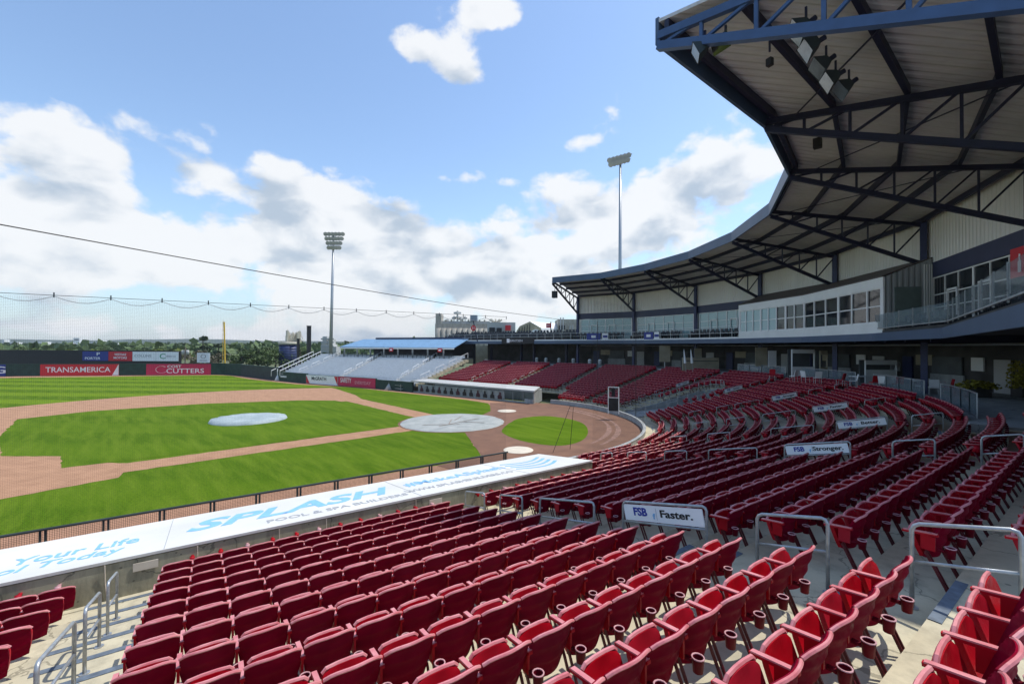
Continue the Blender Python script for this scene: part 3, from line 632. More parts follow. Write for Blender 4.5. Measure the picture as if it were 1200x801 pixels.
def inview(p, z):
    x, y, k = pix((p[0], p[1], z+.5)); return k > .5 and -60 < x < 1260 and -60 < y < 900, k
cand = []
for idx_, s_ in enumerate(seats):
    ok, k = inview(s_[4], s_[5])
    if ok: cand.append((np.linalg.norm(np.array([*s_[4], s_[5]+.5])-CAM), idx_))
cand.sort(); chosen = {i for _, i in cand[:300]}
secname = {0: 'the section left of the left-hand stair', 1: 'the section left of the left-hand stair', 2: 'the section between the first two stairs', 3: 'the section beyond the nearest sign stair', 4: 'the section beyond the second sign stair', 5: 'the third curved section'}
def ordn(n): return str(n)+('th' if 10 <= n % 100 <= 20 else {1: 'st', 2: 'nd', 3: 'rd'}.get(n % 10, 'th'))
def seat_label(s_):
    i, k, n, sec = s_[:4]
    where = {1: 'block left of the left stair', 2: 'block between left stair and nearest sign', 3: 'block behind the nearest sign'}.get(sec, 'block behind the second sign')
    return 'red seat %s from left, %s row up, %s' % (ordn(k), ordn(i+1), where) if i >= 0 else 'red seat %s from left, row %d below wall line, %s' % (ordn(k), -i, where)
protoset = None
for idx_ in sorted(chosen):
    s_ = seats[idx_]; i, k, n, sec, p, z, o, T = s_
    r = thing('folding_chair', seat_label(s_), 'seat', (float(p[0]), float(p[1]), z), math.atan2(-T[1], -T[0])+(random.random()-.5)*.035, 'red folding seats in the near blocks')
    for kk, me in HM.items():
        if kk in ('rim', 'edge'): continue
        c = bpy.data.objects.new({'leg2': 'leg', 'seat': 'seat_pan'}.get(kk, kk), me); COL.objects.link(c); c.parent = r
        if kk == 'backrest': d = bpy.data.objects.new('highlight_edge', HM['edge']); COL.objects.link(d); d.parent = c  # pale strips carry a painted highlight on lip, pan and armrest
        if kk == 'cup_holder': d = bpy.data.objects.new('rim', HM['rim']); COL.objects.link(d); d.parent = c
# everything further off: one mesh
rest = [s_ for j, s_ in enumerate(seats) if j not in chosen]
vsb, fsb, msb = [], [], []
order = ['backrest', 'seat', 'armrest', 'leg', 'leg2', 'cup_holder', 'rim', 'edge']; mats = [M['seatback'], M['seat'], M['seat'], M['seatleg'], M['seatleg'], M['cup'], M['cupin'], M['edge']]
lv = np.array([v for k in order for v in lo[k].v]); lf = []; lm = []; off = 0
for mi, k in enumerate(order):
    for f in lo[k].f: lf.append([off+q for q in f]); lm.append(mi)
    off += len(lo[k].v)
loop_tot = np.array([len(f) for f in lf]); loops = np.array([q for f in lf for q in f])
n = len(rest); V_ = np.zeros((n, len(lv), 3))
for j, s_ in enumerate(rest):
    i, k, nn_, sec, p, z, o, T = s_; ax = np.array([[-T[0], -T[1], 0], [o[0], o[1], 0], [0, 0, 1]]); V_[j] = lv@ax+np.array([p[0], p[1], z])
me = bpy.data.meshes.new('stadium_seats'); me.vertices.add(n*len(lv)); me.vertices.foreach_set('co', V_.ravel())
LL = (loops[None, :]+(np.arange(n)*len(lv))[:, None]).ravel(); me.loops.add(len(LL)); me.loops.foreach_set('vertex_index', LL.astype(np.int32))
tot = np.tile(loop_tot, n); start = np.concatenate([[0], np.cumsum(tot)[:-1]]); me.polygons.add(len(tot)); me.polygons.foreach_set('loop_start', start.astype(np.int32))
me.polygons.foreach_set('material_index', np.tile(np.array(lm), n).astype(np.int32))
for m_ in mats: me.materials.append(m_)
me.update(calc_edges=True); me.validate()
o = bpy.data.objects.new('stadium_seats', me); COL.objects.link(o); o['kind'] = 'stuff'; tag(o, 'rows of red folding seats curving round the bowl behind home plate', 'seats')
print('SEATS', len(seats), 'rest', n)

# ---------------------------------------------------------------- stair rails and sign rails
def rail(k, v, Ra, Rb, label, sign=None):
    ia, ib = (Ra-R0)/RP, (Rb-R0)/RP
    def foot(R):
        i = math.floor((R-(R0-.64))/RP); return zfl(i)
    pa, oa, T = pose(Ra, aisle_t(k, v, Ra)); pb, ob, _ = pose(Rb, aisle_t(k, v, Rb))
    za, zb = foot(Ra), foot(Rb); h = .92 if sign is None else .98
    t = wthing('stair_rail', label, 'handrail' if not sign else 'sign rail', (*pa, za), 'stair rails' if not sign else 'sign rails')
    ta = np.array([*pa, zR(Ra)+h+.02]); tb = np.array([*pb, zR(Rb)+h+.02]); d = unit(tb-ta)
    mb = MB(); c = .07
    mb.pipe([(*pa, za), (*pa, ta[2]-c), tuple(ta+d*.025+np.array([0, 0, -.02])), tuple(ta+d*c), tuple(tb-d*c), tuple(tb-d*.025+np.array([0, 0, -.02])), (*pb, tb[2]-c), (*pb, zb)], .023, 8)
    P(mb, 'frame', M['galv'], t, True)
    mb = MB(); dz = .36 if sign else .42; mb.tube(ta-np.array([0, 0, dz]), tb-np.array([0, 0, dz]), .02, 8); P(mb, 'mid_rail', M['galv'], t, True)
    mb = MB(); mb.tube((*pa, za), (*pa, za+.012), .06, 10); P(mb, 'foot_plate', M['galv'], t)
    mb = MB(); mb.tube((*pb, zb), (*pb, zb+.012), .06, 10); P(mb, 'foot_plate', M['galv'], t)
    if sign:
        side = -np.array([*T, 0]); ctr = (ta+tb)/2-np.array([0, 0, .185])
        mb = MB(); nrm = np.cross(d, [0, 0, 1]); ln = np.linalg.norm(tb-ta)-.09; u = np.cross(nrm, d)
        mb.box(ctr, (ln, .02, .275), (d, unit(nrm), unit(u))); P(mb, 'sign_panel', M['signwhite'], t)
        f = side*.0135; q = lambda a, b: ctr+d*a*ln+unit(u)*b+f
        up = unit(u)*(1 if u[2] > 0 else -1)
        ctr2 = ctr+f
        put_text('FSB', t, M['text_navy'], ctr2+d*(-.27)*ln+up*.015, d, up, .19, width=.30, bold=.006)
        put_text('f', t, M['text_blue'], ctr2+d*(-.09)*ln-up*.04, d, up, .12, width=.05, bold=.006, name='logo')
        put_text(sign, t, M['text_black'], ctr2+d*(.19)*ln+up*.01, d, up, .17, width=.09*len(sign), bold=.004)
        mb = MB(); mb.box(ctr2+d*(-.055)*ln, (.004, .004, .2), (d, unit(nrm), unit(u))); P(mb, 'divider', M['text_grey'], t)
def RD(D): return -(CN+D)
WORDS = ['Faster.', 'Stronger.', 'Better.']
for j, (a, b) in enumerate([(10.9, 10.0), (9.3, 8.3), (7.7, 6.2), (5.2, 4.3)]):
    rail('s', -1.35, RD(a), RD(b), 'grey pipe handrail on the left-hand stair, %s up from the dugout wall' % ordn(j+1))
for j, (a, b) in enumerate([(11.6, 10.5), (9.7, 8.7), (8.0, 6.25), (5.5, 3.83), (3.06, 2.2), (1.4, .6)]):
    rail('s', 6.45, RD(a), RD(b), 'grey pipe handrail on the nearest sign stair, %s up from the wall' % ordn(j+1) if j != 3 else 'white FSB Faster sign on the stair rail nearest the camera', 'Faster.' if j == 3 else None)
for j, (a, b) in enumerate([(14.4, 13.7), (12.8, 11.8), (10.9, 9.9), (9.0, 7.26), (6.4, 4.65), (3.7, 2.86), (2.04, 1.37)]):
    rail('s', 15.3, RD(a), RD(b), 'grey pipe handrail on the stair with the near Stronger sign, %s up from the front' % ordn(j+1) if j != 4 else 'white FSB Stronger sign on a stair rail, second sign from the camera', 'Stronger.' if j == 4 else None)
sgn = {184.: ('Better.', 27.55, 'third'), 199.8: ('Faster.', 26.6, 'fourth'), 215.5: ('Stronger.', 25.9, 'fifth'), 231.5: ('Better.', 25.3, 'sixth'), 247.5: ('Faster.', 24.8, 'seventh')}
for ang, (wd, Rs, nth) in sgn.items():
    rail('a', ang, Rs-.85, Rs+.85, 'white FSB %s sign on a stair rail, %s sign from the camera' % (wd[:-1], nth), wd)
    for j, (ra, rb) in enumerate([(19.2, 20.1), (21.2, 22.3), (Rs-3.4, Rs-1.7)] + [(Rs+1.6, Rs+2.5), (Rs+3.3, Rs+4.1)]):
        if rb > Rr(10)+.1 or ra < 17: continue
        rail('a', ang, ra, rb, 'grey pipe handrail on the stair of the %s sign, %s up from the front' % (nth, ordn(j+1)))
for n_, x in enumerate((2.1, 10.3, 18.3)):
    for j, (ra, rb) in enumerate([(20.6, 21.6), (22.4, 23.4), (24.3, 26.0)]):
        o_ = rail('f', x, ra, rb, '%s handrail on the far stair %s' % (('lowest', 'middle', 'topmost')[j], ('beside the right end of the far dugout', 'behind the middle of the far dugout', 'behind the left half of the far dugout')[n_]))
    p, oo, T = pose(27.2, aisle_t('f', x, 27.2))

# ---------------------------------------------------------------- near dugout
dg = wthing('dugout', 'near dugout with long white advertising roof at the foot of the seats', 'dugout', (*near(0, 14), .2))
def n3(s, D, z): p = near(s, D); return np.array([p[0], p[1], z])
s0, s1 = -14., 12.5
mb = MB(); mb.slab(n3(s0, 15.6, 1.62), n3(s1, 15.6, 1.62), n3(s1, 12.2, 2.06), n3(s0, 12.2, 2.06), .06); P(mb, 'roof', M['sheet'], dg)
mb = MB(); mb.wall(near(s0, 12.30), near(s1, 12.30), -.3, 1.975, .16); mb.wall(near(s1-.08, 12.4), near(s1-.08, 15.4), -.3, 1.52, .14); rear = P(mb, 'rear_wall', M['concwall'], dg)
mb = MB(); mb.wall(near(s0, 16.6), near(s1, 16.6), -.6, -.02, .16); P(mb, 'front_step', M['concgrey'], dg)
for k in range(7):
    mb = MB(); q = s0+1+k*4.2; mb.tube(n3(q, 15.2, -.6), n3(q, 15.2, 1.58), .06, 8); P(mb, 'post', M['navy'], dg)
# wall under the roof edge: cup holders, one per seat, alternating red and white faced
cnt = 0
for q in np.arange(-3.95, 12.2, .53):
    if -1.9 < q < -.6 or 5.9 < q < 7.1: continue
    mb = MB(); c = n3(q, 12.08, 1.80); mb.tube(c-np.array([0, 0, .09]), c+np.array([0, 0, .01]), .035, 10, .05); mb.box(c+np.array([*(NF*.09), -.03]), (.05, .14, .06), ((*S, 0), (*NF, 0), (0, 0, 1)))
    P(mb, 'cup_holder', M['seat'] if cnt % 3 else M['cupin'], dg, True); cnt += 1
for q in (-3.3, -1.7, -.15, 1.5, 2.6, 5.1):
    mb = MB(); mb.pipe([n3(q, 12.18, 1.99), n3(q+.01, 12.2, 1.6), n3(q+.04, 12.2, 1.27)], .009, 5); P(mb, 'hose', M['cream'], dg)
for q in (-1.05, 5.75):
    mb = MB(); mb.box(n3(q, 12.2, 1.80), (.42, .015, .17), ((*S, 0), (*NF, 0), (0, 0, 1))); P(mb, 'notice', M['cream'], dg)
# roof advertising, reading from the stands
rd = np.array([*S, 0.]); ru = unit(n3(0, 15.6, 1.62)-n3(0, 12.2, 2.06)); nrm_ = unit(np.cross(rd, ru))
def rp(s, D): return n3(s, D, 2.06-(D-12.2)*.44/3.4)+nrm_*.004
put_text('Up Your Life', dg, M['text_blue'], rp(-2.75, 13.75), rd, ru, .85, width=2.9, bold=.012)
put_text('a Pool Today', dg, M['text_blue'], rp(-2.95, 13.05), rd, ru, .7, width=2.9, shear=.15, bold=.008)
put_text('SPLASH', dg, M['text_blue'], rp(2.3, 13.95), rd, ru, 1.55, width=5.4, shear=.35, bold=.045)
put_text('POOL & SPA BUILDERS', dg, M['text_grey'], rp(3.2, 12.85), rd, ru, .45, width=3.8, bold=.006)
put_text('#MakeASplash', dg, M['text_blue'], rp(7.5, 14.15), rd, ru, .85, width=4.0, bold=.014)
put_text('WWW.SPLASHBUILDERS.CO', dg, M['text_grey'], rp(7.2, 13.1), rd, ru, .5, width=4.1, bold=.004)
for j in range(4):
    mb = MB(); pts = [rp(9.75+2.1*u-.05*j, 14.7-.45*j-.55*math.sin(u*3.0)+.25*u) for u in np.linspace(0, 1, 9)]
    for a_, b_ in zip(pts, pts[1:]): mb.beam(a_, b_, .15, .006, up=tuple(nrm_))
    P(mb, 'wave_logo', M['text_blue'], dg)
for q in (-9.5, -5.2, -.75, 5.3, 9.4):   # seams of the roof sheet
    mb = MB(); mb.beam(rp(q, 12.25), rp(q, 15.55), .012, .005, up=tuple(nrm_)); P(mb, 'roof_seam', M['text_grey'], dg)
# field-side rail fence
st0 = MB(); st0.wall(near(s0, 12.14), near(s1, 12.14), .6, zfl(0), .17); struct(st0, 'front_ledge', M['conc'])
fc = wthing('rail_fence', 'dark low fence with mesh panels along the clay before the white dugout roof', 'fence', (*near(0, 18), 0))
mb = MB(); mb.tube(n3(-16, 17.95, 1.22), n3(12.45, 18.05, 1.22), .042, 8); P(mb, 'top_rail', M['char_pad'], fc)
mb = MB(); mb.tube(n3(-16, 17.95, .12), n3(12.45, 18.05, .12), .03, 8); P(mb, 'bottom_rail', M['char_pad'], fc)
for k in range(22):
    q = -15.9+k*1.34
    if q > 12.5: break
    for e in (-.055, .055):
        mb = MB(); mb.beam(n3(q+e, 18, -.02), n3(q+e, 18, 1.2), .055, .055); P(mb, 'post', M['char_pad'], fc)
def uvquad(pts_uv, name, m, parent=None):
    "strip of quads: list of (bottom xyz, top xyz, u)"
    mb = MB(); vs = []; fs = []
    for b_, t_, u in pts_uv: vs += [b_, t_]
    for k in range(len(pts_uv)-1): fs.append((2*k, 2*k+2, 2*k+3, 2*k+1))
    mb.add(vs, fs); off = ORG[parent.name] if parent else (0, 0, 0); me = mb.mesh(name, off); uvl = me.uv_layers.new(name='UVMap')
    for p_ in me.polygons:
        for li in p_.loop_indices:
            vi = me.loops[li].vertex_index; b_, t_, u = pts_uv[vi//2]; uvl.data[li].uv = (u, t_[2] if vi % 2 else b_[2])
    me.materials.append(m); o = bpy.data.objects.new(name, me); COL.objects.link(o)
    if parent: o.parent = parent
    return o
uvquad([(n3(q, 18, .12), n3(q, 18, 1.2), q) for q in (-16, 12.4)], 'mesh_panel', M['mesh_fence'], fc)

# ---------------------------------------------------------------- netting
nt_ = wthing('safety_net', 'fine dark safety net hanging above the near dugout fence', 'net', (*near(0, 18.3), 0))
qs = np.linspace(-20, 12.5, 27)
uvquad([(n3(q, 18.3, 1.15), n3(q, 18.3, 7.95-.0*math.sin(q)), q) for q in qs], 'netting', M['net'], nt_)
mb = MB(); pts = []
for a, b in zip(qs, qs[1:]):
    for u in np.linspace(0, 1, 6)[:-1]: pts.append(n3(a+(b-a)*u, 18.3, 7.98-.18*math.sin(math.pi*u)))
mb.pipe(pts, .009, 5); P(mb, 'scalloped_cable', M['concgrey'], nt_)
mb = MB(); mb.pipe([n3(-20, 18.3, 8.06), n3(-5, 18.3, 8.0), n3(12.5, 18.3, 8.06)], .008, 5); P(mb, 'top_cable', M['black'], nt_)
for k, q in enumerate(qs):
    mb = MB(); mb.tube(n3(q, 18.3, 7.94), n3(q, 18.3, 8.09), .016, 6); P(mb, 'cable_clip', M['char_pad'], nt_)
cb = MB(); a_ = at(-60, 252, 12.3); b_ = at(655, 374, 46); pts = [a_+(b_-a_)*u-np.array([0, 0, .25*math.sin(math.pi*u)]) for u in np.linspace(0, 1, 14)]
cb.pipe(pts, .02, 6); o = cb.build('overhead_cable', M['black']); tag(o, 'long dark cable running high across the sky down to the roof end', 'cable')
nb = wthing('backstop_net', 'dark backstop net with seams standing on the curved wall', 'net', (BW*math.cos(rad(215)), BW*math.sin(rad(215)), .8))
aa = np.linspace(A0 % (2*math.pi)+.05, A0 % (2*math.pi)+SPAN, 30)
uvquad([((BW+.08)*np.array([math.cos(a), math.sin(a), 0])+np.array([0, 0, .44]), (BW+.08)*np.array([math.cos(a), math.sin(a), 0])+np.array([0, 0, 9.2]), BW*a) for a in aa], 'netting', M['net'], nb)
for px in (745, 700):
    best = min(np.linspace(rad(180), rad(270), 400), key=lambda a: abs(pix(((BW+.08)*math.cos(a), (BW+.08)*math.sin(a), 1))[0]-px)+ (0 if a < rad(225) else .0))
    mb = MB(); c = (BW+.08)*np.array([math.cos(best), math.sin(best)]); mb.tube((*c, .58), (*c, 9.2), .018, 6); P(mb, 'net_seam', M['black'], nb)
# collapsed net frame on the clay
fr = wthing('batting_screen', 'thin A-shaped batting net frame standing on the clay behind home', 'frame', flat(668, 524))
b1, b2, tp, tp2 = flat(648, 530), flat(668, 526), at(668, 476, flat(668, 526) @ np.array([0, 0, 0])+0 if 0 else pix(flat(660, 528))[2]), at(672, 476, pix(flat(660, 528))[2])
for a, b in ((b1, tp), (b2, tp2), (tp, tp2)):
    mb = MB(); mb.tube(a, b, .015, 6); P(mb, 'pole', M['black'], fr)

# ---------------------------------------------------------------- far dugout
fT = unit(np.array([24.03-3.74, -9.96+13.76])); fO = np.array([fT[1], -fT[0]])
def fp(u, w, z): q = np.array([3.74, -13.76])+fT*u+fO*w; return np.array([q[0], q[1], z])
fd = wthing('dugout', 'far dugout with thin white roof and banner of player portraits', 'dugout', fp(10, 2, 0))
Ln = 21.0
mb = MB(); mb.slab(fp(-.2, -.1, 1.52), fp(Ln, -.1, 1.62), fp(Ln, 3.4, 1.66), fp(1.3, 3.4, 1.62), .16); P(mb, 'roof', M['beige2'], fd)
mb = MB(); mb.wall(fp(2.2, 4.6, 0)[:2], fp(Ln, 4.6, 0)[:2], -.4, 1.5, .2); P(mb, 'rear_wall', M['concgrey'], fd)
mb = MB(); mb.wall(fp(.1, .2, 0)[:2], fp(1.8, 4.5, 0)[:2], -.2, 1.3, .15); mb.wall(fp(0, .0, 0)[:2], fp(1.2, .0, 0)[:2], -.05, .5, .1); P(mb, 'side_wall', M['concgrey'], fd)
mb = MB(); mb.wall(fp(0, .1, 0)[:2], fp(Ln, .1, 0)[:2], -.05, .12, .14); P(mb, 'kerb', M['concgrey'], fd)
mb = MB(); mb.wall(fp(4.2, .05, 0)[:2], fp(19.6, .05, 0)[:2], .16, 1.18, .03); bn = P(mb, 'banner', mat('grey_banner', (.24, .27, .27), .7, .25, 2), fd)
bn.parent = fd
for k in range(13):
    u = 4.9+k*1.16; w = -.01; mb = MB(); c = fp(u, .02, .62)
    d3 = np.array([*fT, 0]); n_ = -np.array([*fO, 0])*.02
    hh = .25+.08*rng.random(); lean = .12*(rng.random()-.5)
    poly = [(-.33, -.42), (-.30, -.05), (-.12, .10), (-.10+lean, .12), (-.14+lean, .28), (-.05+lean, .38), (.08+lean, .38), (.15+lean, .26), (.10+lean, .12), (.16, .08), (.32, -.08), (.30, -.42)]
    vs = [c+n_+d3*a*1.05+np.array([0, 0, b*1.05]) for a, b in poly]; vs2 = [v-n_*.6 for v in vs]; m = len(poly)
    mb.add(vs+vs2, [tuple(range(m)), tuple(range(m, 2*m))[::-1]]+[(q, (q+1) % m, m+(q+1) % m, m+q) for q in range(m)]); P(mb, 'portrait', M['black'] if k % 3 else mat('dim_red_portrait', (.06, .015, .02), .7, .3, 3) , fd)
for k in range(15):
    u = k*1.5; mb = MB(); mb.tube(fp(u, .1, .0), fp(u, .1, 1.42), .035, 6); P(mb, 'post', M['concgrey'], fd)
# side fence and small scoreboard by the backstop wall
c = flat(722, 492); kk = pix(c)[2]
sb = wthing('pitch_clock', 'small dark board in a pale frame standing on the backstop wall', 'scoreboard', (*c[:2], .8))
a_ = at(713, 486, kk+.6); b_ = at(725, 488, kk+.3)
d_ = unit(np.array([b_[0]-a_[0], b_[1]-a_[1]])); 
mb = MB()
for q in (a_, b_): mb.beam((q[0], q[1], .5), (q[0], q[1], 2.9), .08, .08)
mb.beam((a_[0], a_[1], 2.9), (b_[0], b_[1], 2.9), .08, .08); mb.beam((a_[0], a_[1], 1.95), (b_[0], b_[1], 1.95), .06, .06); P(mb, 'frame', M['white'], sb)
mb = MB(); mb.wall(a_[:2], b_[:2], .75, 1.9, .06); P(mb, 'board', M['black'], sb)
mid = (a_+b_)/2; mb = MB(); mb.wall((a_*.7+b_*.3)[:2], (a_*.35+b_*.65)[:2], 2.05, 2.8, .05); P(mb, 'digit_panel', M['dark'], sb)

# ---------------------------------------------------------------- grandstand building
VH = [(9.95, -23.9), (2.95, -25.6), (-4.2, -24.3), (-10.9, -21.4), (-16.8, -16.8)]
V = [np.array(p) for p in VH]+[np.array(p[::-1]) for p in VH[-2::-1]]      # 0 = far end ... 8 = near end
def bis(j):
    if j == 0: d = unit(V[1]-V[0])
    elif j == 8: d = unit(V[8]-V[7])
    else: d = unit(unit(V[j+1]-V[j])+unit(V[j]-V[j-1]))
    return np.array([d[1]*-1, d[0]])*-1 if False else np.array([d[1], -d[0]])*(-1 if (np.array([d[1], -d[0]])@V[j]) < 0 else 1)
V[7] = np.array([-25.1, 2.25]); V[8] = np.array([-24.55, 9.94])
B = [bis(j) for j in range(9)]
# continue the line of the deck past the far end of the roof, and a little past the near end
EXT = [V[0]+np.array([.991, .134])*x for x in (30., 22., 14., 7.)]; EB = [np.array([.134, -.991])]*4
def ring(L_, far=True, nearx=True):
    pts = [v+b*L_ for v, b in zip(EXT, EB)] if far else []
    pts += [v+b*L_ for v, b in zip(V[:8], B[:8])]
    pts.append(V[7]+B[7]*L_+unit(V[7]-V[6])*7.)
    if nearx: pts += [V[8]+B[8]*L_+unit(V[8]-V[7])*9.]
    return pts
def ribbon(mb, La, Lb, z0, z1, far=True, nearx=False, j0=None, j1=None, za=None):
    a = ring(La, far, nearx)[j0:j1]; b = ring(Lb, far, nearx)[j0:j1]
    for k in range(len(a)-1): mb.prism([a[k], a[k+1], b[k+1], b[k]], z0, z1)
ZC = 3.75; ZD0, ZD1 = 7.12, 7.68; LC = 8.4
mb = MB()
def ap0(R, deg): return np.array([R*math.cos(rad(deg)), R*math.sin(rad(deg))])
def cf():
    inner = []
    for q in [('s', x) for x in (-18, 0, 8, 15.9)]: inner.append(near(q[1], -(CN+Rr(13)+.2)))
    inner += [ap0(Rr(13)+.2, a) for a in np.linspace(173, 183.3, 6)]
    for q in [('a', x) for x in np.linspace(183.4, 277.7, 40)]+[('f', x) for x in (8, 16, 26)]:
        R = Rr(10)+.2; inner.append(near(q[1], -(CN+R)) if q[0] == 's' else pose(R, aisle_t(*q, R))[0])
    return inner
inn = cf(); out_ = []
for p in inn:
    o = unit(p); out_.append(p+o*16)
for a, b, c, d in zip(inn, inn[1:], out_[1:], out_): mb.add([(*a, ZC), (*b, ZC), (*c, ZC), (*d, ZC), (*a, 2.4), (*b, 2.4)], [(0, 1, 2, 3), (4, 5, 1, 0)])
struct(mb, 'concourse_floor', M['concgrey'])
gs = wthing('grandstand', 'curved covered grandstand with trussed roof, press box and glazed suites', 'grandstand', (*(V[4]+B[4]*8), ZC))
zt0, zt1 = 16.25, 14.55; LR = 9.2
def zroof(L_): return zt0+(zt1-zt0)*L_/LR
for j in range(8):
    a, b = V[j], V[j+1]; c, d = V[j+1]+B[j+1]*LR, V[j]+B[j]*LR
    mb = MB(); mb.slab((*a, zt0), (*b, zt0), (*c, zt1), (*d, zt1), .10); P(mb, 'roof_deck', M['ceil'], gs)
    mb = MB(); fo = .12; a2, b2 = a-B[j]*fo, b-B[j+1]*fo; mb.prism([a2, b2, b-B[j+1]*.01, a-B[j]*.01], 15.52, 16.32); P(mb, 'gutter', M['blue_edge'], gs)
    for L_ in (.25, 2.2, 4.25, 6.3, 8.3):
        mb = MB(); z = zroof(L_)-.26; mb.beam((*(a+B[j]*L_), z), (*(b+B[j+1]*L_), z), .14, .30); P(mb, 'purlin', M['truss'], gs)
for j in range(9):
    m = M['end_truss'] if j == 8 else M['truss']; tr = MB()
    bc = lambda L_: 15.42+(11.75-15.42)*L_/LC; tcq = lambda L_: zroof(L_)-.52
    q = lambda L_, z: (*(V[j]+B[j]*L_), z)
    tr.beam(q(0, bc(0)), q(LC, bc(LC)), .20, .22); tr.beam(q(0, tcq(0)), q(LC, tcq(LC)), .16, .22)
    o = P(tr, 'truss_chords', m, gs)
    web = MB(); Ls = [0, 1.3, 2.7, 4.1, 5.5, 6.9, LC]
    for a, b in zip(Ls, Ls[1:]): web.beam(q(b, bc(b)), q(b, tcq(b)), .09, .09); web.beam(q(a, tcq(a)), q(b, bc(b)), .07, .07) if False else web.beam(q(a, bc(a)), q(b, tcq(b)), .08, .08)
    web.beam(q(0, bc(0)), q(0, tcq(0)), .1, .1); P(web, 'truss_web', m, gs)
    mb = MB(); mb.beam(q(LC, ZC), q(LC, 14.4), .32, .32, up=(1, 0, 0)); P(mb, 'column', M['navy'], gs)
# light cross bracing between trusses under the deck
for j in range(8):
    mb = MB(); z = zroof(4)-.5
    mb.beam((*(V[j]+B[j]*1), zroof(1)-.45), (*(V[j+1]+B[j+1]*7), zroof(7)-.45), .04, .04); P(mb, 'brace', M['truss'], gs)
# deck slab, fascia, back walls
mb = MB(); ribbon(mb, 6.0, 18.5, ZD0+.1, ZD1-.02); P(mb, 'deck_slab', M['darkwall'], gs)
mb = MB(); ribbon(mb, 5.70, 5.79, ZD0-.12, ZD0+.36); P(mb, 'deck_fascia', M['blue_edge'], gs)
mb = MB(); ribbon(mb, 5.795, 6.1, ZD0+.365, ZD1-.01, j0=0, j1=8); P(mb, 'deck_edge_beam', M['pressbox'], gs)
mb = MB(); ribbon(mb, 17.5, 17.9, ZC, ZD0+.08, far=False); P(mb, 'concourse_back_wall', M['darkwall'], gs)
# fittings on the concourse back wall and beams under the deck
def bw_pt(j, u, L_=17.3): a = V[j]+B[j]*L_; b = V[j+1]+B[j+1]*L_; return a+(b-a)*u
for j in range(8):
    d_ = unit(bw_pt(j, 1)-bw_pt(j, 0)); L_f = 13.5
    for k, (u, w_, z0_, z1_, m_, nm_) in enumerate(((.10, 1.0, 0, 2.15, 'navy', 'service_door'), (.26, 1.6, 1.5, 2.3, 'tan', 'menu_board'), (.45, 2.6, .95, 2.2, 'interior', 'shutter'), (.45, 2.9, .0, .93, 'concgrey', 'service_counter'), (.68, .9, 1.3, 2.2, 'pressbox', 'notice_panel'), (.84, 1.1, 0, 2.1, 'beige2', 'service_door'))):
        q = bw_pt(j, u, L_f); mb = MB(); mb.wall(q-d_*w_/2, q+d_*w_/2, ZC+z0_+.01, ZC+z1_, .12); P(mb, nm_, M[m_], gs)
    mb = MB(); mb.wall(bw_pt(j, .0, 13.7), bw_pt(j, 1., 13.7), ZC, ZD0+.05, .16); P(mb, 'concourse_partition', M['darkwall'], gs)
    for u in (0., .33, .66) if j < 6 else ():
        a, b = bw_pt(j, u, 6.4), bw_pt(j, u, 13.4); mb = MB(); mb.beam((*a, ZD0-.08), (*b, ZD0-.08), .16, .3); P(mb, 'deck_beam', M['truss'], gs)
    mb = MB(); a, b = bw_pt(j, 0, 9.5), bw_pt(j, 1, 9.5); mb.tube((*a, ZD0-.35), (*b, ZD0-.35), .07, 6); P(mb, 'service_pipe', M['galv'], gs)
# upper wall: bays
WL = LC+.30
def wp(j, u, L_=WL): a = V[j]+B[j]*L_; b = V[j+1]+B[j+1]*L_; return a+(b-a)*u
for j in range(8):
    mb = MB(); mb.wall(wp(j, 0), wp(j, 1), 11.75, 14.62, .12); P(mb, 'upper_wall', M['ribwall'], gs)
    mb = MB(); mb.wall(wp(j, 0), wp(j, 1), 10.85, 11.745, .16); P(mb, 'header', M['header'], gs)
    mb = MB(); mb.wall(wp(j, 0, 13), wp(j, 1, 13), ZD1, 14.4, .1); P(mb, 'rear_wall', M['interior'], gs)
    mb = MB(); 
    gl = M['glass_teal'] if j < 4 else M['glass_dark']
    us = [.05, .95]; win = MB(); win.wall(wp(j, .05), wp(j, .95), ZD1+.02, 10.83, .02); wi = P(win, 'window', gl, gs)
    fr_ = MB(); n = 6
    for k in range(n+1):
        p = wp(j, .05+.9*k/n, WL-.03); fr_.box((*p, (ZD1+10.8)/2), (.06 if k not in (0, 3, n) else .14, .06, 10.8-ZD1), ((*unit(wp(j, 1)-wp(j, 0)), 0), (*B[j], 0), (0, 0, 1)))
    for z in (ZD1+.1, 9.0, 9.75, 10.78): fr_.wall(wp(j, .05, WL-.03), wp(j, .95, WL-.03), z-.03, z+.03, .07)
    P(fr_, 'window_frame', M['white'] if j < 4 else M['pressbox'], wi)
    for uu in (.30, .62):
        dr = MB(); d_ = unit(wp(j, 1)-wp(j, 0)); p = wp(j, uu, WL-.10)
        for e in (-.5, .5): dr.box((*(p+d_*e), ZD1+1.12), (.09, .09, 2.2), ((*d_, 0), (*B[j], 0), (0, 0, 1)))
        dr.box((*p, ZD1+2.2), (1.09, .09, .1), ((*d_, 0), (*B[j], 0), (0, 0, 1))); P(dr, 'door_frame', M['white'], gs)
